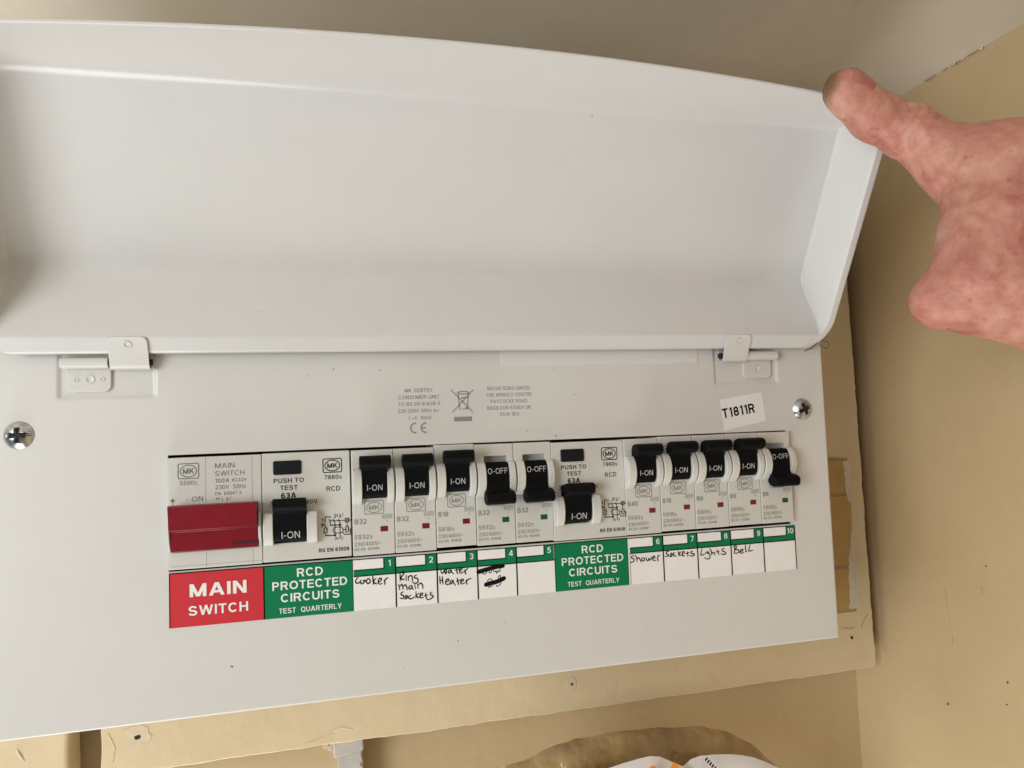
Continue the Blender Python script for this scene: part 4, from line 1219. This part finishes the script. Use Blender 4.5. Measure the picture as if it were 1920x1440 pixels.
BONES = [  # point, radius, point, radius, blend
    ((267.6, -68.8, 184.0), 8.7, (281.2, -68.4, 174.8), 9.5, 5),
    ((281.2, -68.4, 174.8), 9.5, (295.6, -72.0, 167.0), 10.2, 4),
    ((295.6, -72.0, 167.0), 10.2, (307.5, -80.0, 152.5), 12.2, 5),
    ((307.5, -80.0, 152.5), 12.2, (320.5, -92.0, 143.0), 20.5, 8),
    ((319.0, -92.0, 142.5), 21.0, (338.5, -110.0, 122.0), 21.0, 9),
    ((312.0, -94.5, 118.0), 20.0, (338.5, -112.0, 118.0), 22.0, 9),
    ((312.0, -94.5, 118.0), 19.5, (301.0, -95.0, 99.5), 16.8, 9),
    ((302.5, -95.0, 99.0), 16.0, (287.6, -89.0, 93.8), 9.8, 6),
    ((311.0, -94.5, 110.0), 16.0, (288.5, -89.0, 94.5), 9.0, 5),
    ((301.0, -95.0, 99.5), 16.0, (320.0, -105.0, 93.5), 18.5, 9),
    ((320.0, -105.0, 93.5), 18.5, (340.0, -125.0, 108.0), 24.0, 12),
    ((338.5, -110.0, 118.0), 21.0, (338.0, -138.0, 110.0), 27.0, 12),
    ((338.0, -138.0, 110.0), 27.0, (314.0, -200.0, 92.0), 27.0, 14),
    ((314.0, -200.0, 92.0), 26.0, (292.0, -256.0, 84.0), 27.0, 14),
    # four fingers curling away behind the knuckles
    ((288.6, -88.0, 94.2), 9.4, (322.0, -56.0, 99.5), 8.6, 4), ((322.0, -56.0, 99.5), 8.6, (344.0, -50.0, 106.0), 7.8, 3), ((344.0, -50.0, 106.0), 7.8, (349.0, -66.0, 112.0), 7.2, 2),
    ((310.0, -84.0, 106.0), 10.5, (336.0, -56.0, 112.0), 8.8, 4), ((336.0, -56.0, 112.0), 8.8, (356.0, -54.0, 118.0), 8.0, 3), ((356.0, -54.0, 118.0), 8.0, (358.0, -72.0, 122.0), 7.4, 2),
    ((322.0, -88.0, 112.0), 10.5, (346.0, -60.0, 124.0), 8.4, 4), ((346.0, -60.0, 124.0), 8.4, (364.0, -62.0, 130.0), 7.8, 3), ((364.0, -62.0, 130.0), 7.8, (363.0, -80.0, 132.0), 7.0, 2),
    ((334.0, -96.0, 116.0), 10.0, (358.0, -74.0, 134.0), 7.6, 4), ((358.0, -74.0, 134.0), 7.6, (372.0, -78.0, 138.0), 6.8, 3), ((372.0, -78.0, 138.0), 6.8, (368.0, -92.0, 138.0), 6.2, 2),
]
GROOVES = []


def hand_field(P):
    D = None
    for a, ra, b, rb, k in BONES:
        a, b = np.array(a, np.float32), np.array(b, np.float32)
        ab = b - a
        t = np.clip(((P - a) @ ab) / float(ab @ ab), 0, 1)
        d = np.sqrt((((P - a) - t[..., None] * ab) ** 2).sum(-1)) - (ra + (rb - ra) * t)
        if D is None:
            D = d
        else:
            h = np.clip(.5 + .5 * (d - D) / k, 0, 1)
            D = d + (D - d) * h - k * h * (1 - h)
    return D


def skin_relief(P):
    """knuckle folds, tendons and soft lumps, added to the field in millimetres"""
    x, y, z = P[..., 0], P[..., 1], P[..., 2]
    r = .25 * np.sin(.31 * x + .2 * z) * np.sin(.27 * z - .15 * y + 1) + .16 * np.sin(.63 * x - .5 * y) * np.sin(.55 * z + .3 * x)
    a, b = np.array((267.6, -68.8, 184.0)), np.array((295.6, -72.0, 167.0))
    ab = (b - a) / np.linalg.norm(b - a)
    s = (P - a) @ ab.astype(np.float32)
    q = np.exp(-((P - np.array((295.6, -72.0, 167.0), np.float32)) ** 2).sum(-1) / 420)
    wob = .8 * np.sin(.5 * y + .3 * z)
    for c, w, dp in ((24.0, 1.0, .55), (27.4, .9, .75), (31.2, 1.0, .6), (35.5, 1.1, .4), (20.8, .8, .3)):
        r += q * 1.3 * dp * np.exp(-((s + wob - c) / w) ** 2)
    r -= q * .5 * np.exp(-((s - 29) / 5.0) ** 2)
    web = np.exp(-((P - np.array((303.0, -90.0, 131.0), np.float32)) ** 2).sum(-1) / 380)
    r += web * .3 * np.sin(.9 * (x * .5 + z * .8))
    return r


hstep = 0.85
lo, hi = np.array((246.0, -292.0, 40.0)), np.array((388.0, -22.0, 200.0))
blocks = np.ceil((hi - lo) / hstep).astype(int)
F = np.empty(blocks, np.float32)
gy, gz = [lo[i] + hstep * np.arange(blocks[i]) for i in (1, 2)]
for i0 in range(0, blocks[0], 16):
    gx = lo[0] + hstep * np.arange(i0, min(i0 + 16, blocks[0]))
    G = np.stack(np.meshgrid(gx, gy, gz, indexing="ij"), -1).astype(np.float32)
    F[i0:i0 + len(gx)] = hand_field(G) + skin_relief(G)
HV, HF = surface_nets(F, lo, hstep)

skin = bpy.data.materials.new("skin")
skin.use_nodes = True
nt = skin.node_tree
N_, L_ = nt.nodes, nt.links
p_ = N_["Principled BSDF"]
tc = N_.new("ShaderNodeTexCoord")


def noise(scale, detail=5, rough=.6, dist=0.0):
    n = N_.new("ShaderNodeTexNoise")
    n.inputs["Scale"].default_value = scale
    n.inputs["Detail"].default_value = detail
    n.inputs["Roughness"].default_value = rough
    n.inputs["Distortion"].default_value = dist
    L_.new(tc.outputs["Object"], n.inputs["Vector"])
    return n.outputs["Fac"]


def ramp(fac, stops):
    r = N_.new("ShaderNodeValToRGB")
    e = r.color_ramp.elements
    e[0].position, e[0].color = stops[0][0], (*stops[0][1], 1)
    e[1].position, e[1].color = stops[-1][0], (*stops[-1][1], 1)
    for s in stops[1:-1]:
        q = e.new(s[0])
        q.color = (*s[1], 1)
    L_.new(fac, r.inputs["Fac"])
    return r.outputs["Color"]


def mix(fac, a, b, mode="MIX"):
    m = N_.new("ShaderNodeMix")
    m.data_type = "RGBA"
    m.blend_type = mode
    for s, v in ((m.inputs[0], fac), (m.inputs[6], a), (m.inputs[7], b)):
        if hasattr(v, "is_output"):
            L_.new(v, s)
        else:
            s.default_value = v if not isinstance(v, tuple) else (*v, 1)
    return m.outputs[2]


base = ramp(noise(38, 6, .66, .5), ((.30, (.57, .335, .25)), (.46, (.53, .255, .19)), (.66, (.41, .135, .105))))
patch = ramp(noise(190, 4, .6), ((.40, (1.04, 1.04, 1.03)), (.68, (.84, .72, .68))))
c1 = mix(.8, base, patch, "MULTIPLY")
vor = N_.new("ShaderNodeTexVoronoi")
vor.inputs["Scale"].default_value = 210
L_.new(tc.outputs["Object"], vor.inputs["Vector"])
spots = ramp(vor.outputs["Distance"], ((.05, (.66, .50, .44)), (.28, (1, 1, 1))))
c2 = mix(ramp(noise(60, 2), ((.46, (0, 0, 0)), (.58, (.85, .85, .85)))), c1, mix(1.0, c1, spots, "MULTIPLY"))
# grime round the tip of the thumb
sep = N_.new("ShaderNodeVectorMath")
sep.operation = "DISTANCE"
L_.new(tc.outputs["Object"], sep.inputs[0])
sep.inputs[1].default_value = tuple((Vector((259.5, -66.0, 187.0)) - Vector((300, -90, 110))) * MM)
g_ = N_.new("ShaderNodeMath")
g_.operation = "MULTIPLY_ADD"
L_.new(noise(260, 4), g_.inputs[0])
g_.inputs[1].default_value = 0.004
L_.new(sep.outputs["Value"], g_.inputs[2])
grime = ramp(g_.outputs[0], ((.0075, (.9, .9, .9)), (.0118, (0, 0, 0))))
c3 = mix(grime, c2, (.15, .085, .045))
L_.new(c3, p_.inputs["Base Color"])
p_.inputs["Roughness"].default_value = 0.48
p_.inputs["Specular IOR Level"].default_value = 0.35
p_.inputs["Subsurface Weight"].default_value = 0.25
p_.inputs["Subsurface Radius"].default_value = (1.0, 0.4, 0.2)
p_.inputs["Subsurface Scale"].default_value = 0.0018
b1 = N_.new("ShaderNodeBump")
b1.inputs["Strength"].default_value = 0.4
b1.inputs["Distance"].default_value = 0.0006
L_.new(noise(420, 5, .65, .6), b1.inputs["Height"])
vb = N_.new("ShaderNodeTexVoronoi")
vb.feature = "DISTANCE_TO_EDGE"
vb.inputs["Scale"].default_value = 620
L_.new(tc.outputs["Object"], vb.inputs["Vector"])
b2 = N_.new("ShaderNodeBump")
b2.inputs["Strength"].default_value = 0.35
b2.inputs["Distance"].default_value = 0.0003
L_.new(vb.outputs["Distance"], b2.inputs["Height"])
L_.new(b1.outputs["Normal"], b2.inputs["Normal"])
L_.new(b2.outputs["Normal"], p_.inputs["Normal"])

HL = (300, -90, 110)
hm = bpy.data.meshes.new("person")
hm.from_pydata(((HV - np.array(HL)) * MM).tolist(), [], HF.tolist())
hm.validate()
hm.materials.append(skin)
hm.shade_smooth()
hand = bpy.data.objects.new("person", hm)
C.objects.link(hand)
hand.location = Vector(HL) * MM
tag(hand, "bare freckled right hand with its thumb on the top right corner of the lid", "hand")
sm_mod = hand.modifiers.new("smooth", "SMOOTH")
sm_mod.iterations = 3
sm_mod.factor = .5

# thumbnail: a curved plate set into the outer side of the thumb tip
A_, B_ = np.array((267.6, -68.8, 184.0)), np.array((281.2, -68.4, 174.8))
ax = (B_ - A_) / np.linalg.norm(B_ - A_)
up = np.array((.66, .0, .75))
to_cam = np.array((-.62, -.70, -.36))
n0 = .80 * up + .62 * to_cam
n0 -= ax * (n0 @ ax)
n0 /= np.linalg.norm(n0)
n1 = np.cross(ax, n0)
vs, fs = [], []
NA, NL = 16, 14
for i in range(NL + 1):
    s = i / NL
    for j in range(NA + 1):
        t = (j / NA - .5) * 2
        along = -4.6 + 12.5 * s + 1.6 * abs(t) ** 2 * (1 - 2 * s)
        ang = t * math.radians(50)
        c = A_ + ax * along
        d = math.cos(ang) * n0 + math.sin(ang) * n1
        lo_, hi_ = 0.0, 20.0
        for _ in range(18):
            md = (lo_ + hi_) / 2
            if float(hand_field((c + d * md).astype(np.float32))) < 0:
                lo_ = md
            else:
                hi_ = md
        edge = max(abs(t), abs(2 * s - 1))
        vs.append(tuple(c + d * (lo_ - .05 + .55 * (1 - edge ** 4))))
for i in range(NL):
    for j in range(NA):
        a = i * (NA + 1) + j
        fs.append((a, a + 1, a + NA + 2, a + NA + 1))
nail_m = material("nail", (.44, .155, .13), 0.25, color2=(.38, .12, .10), mscale=160, bump=.2, bscale=500)
MB().add(vs, fs).build("thumbnail", nail_m, hand, shift=HL, smooth=80)
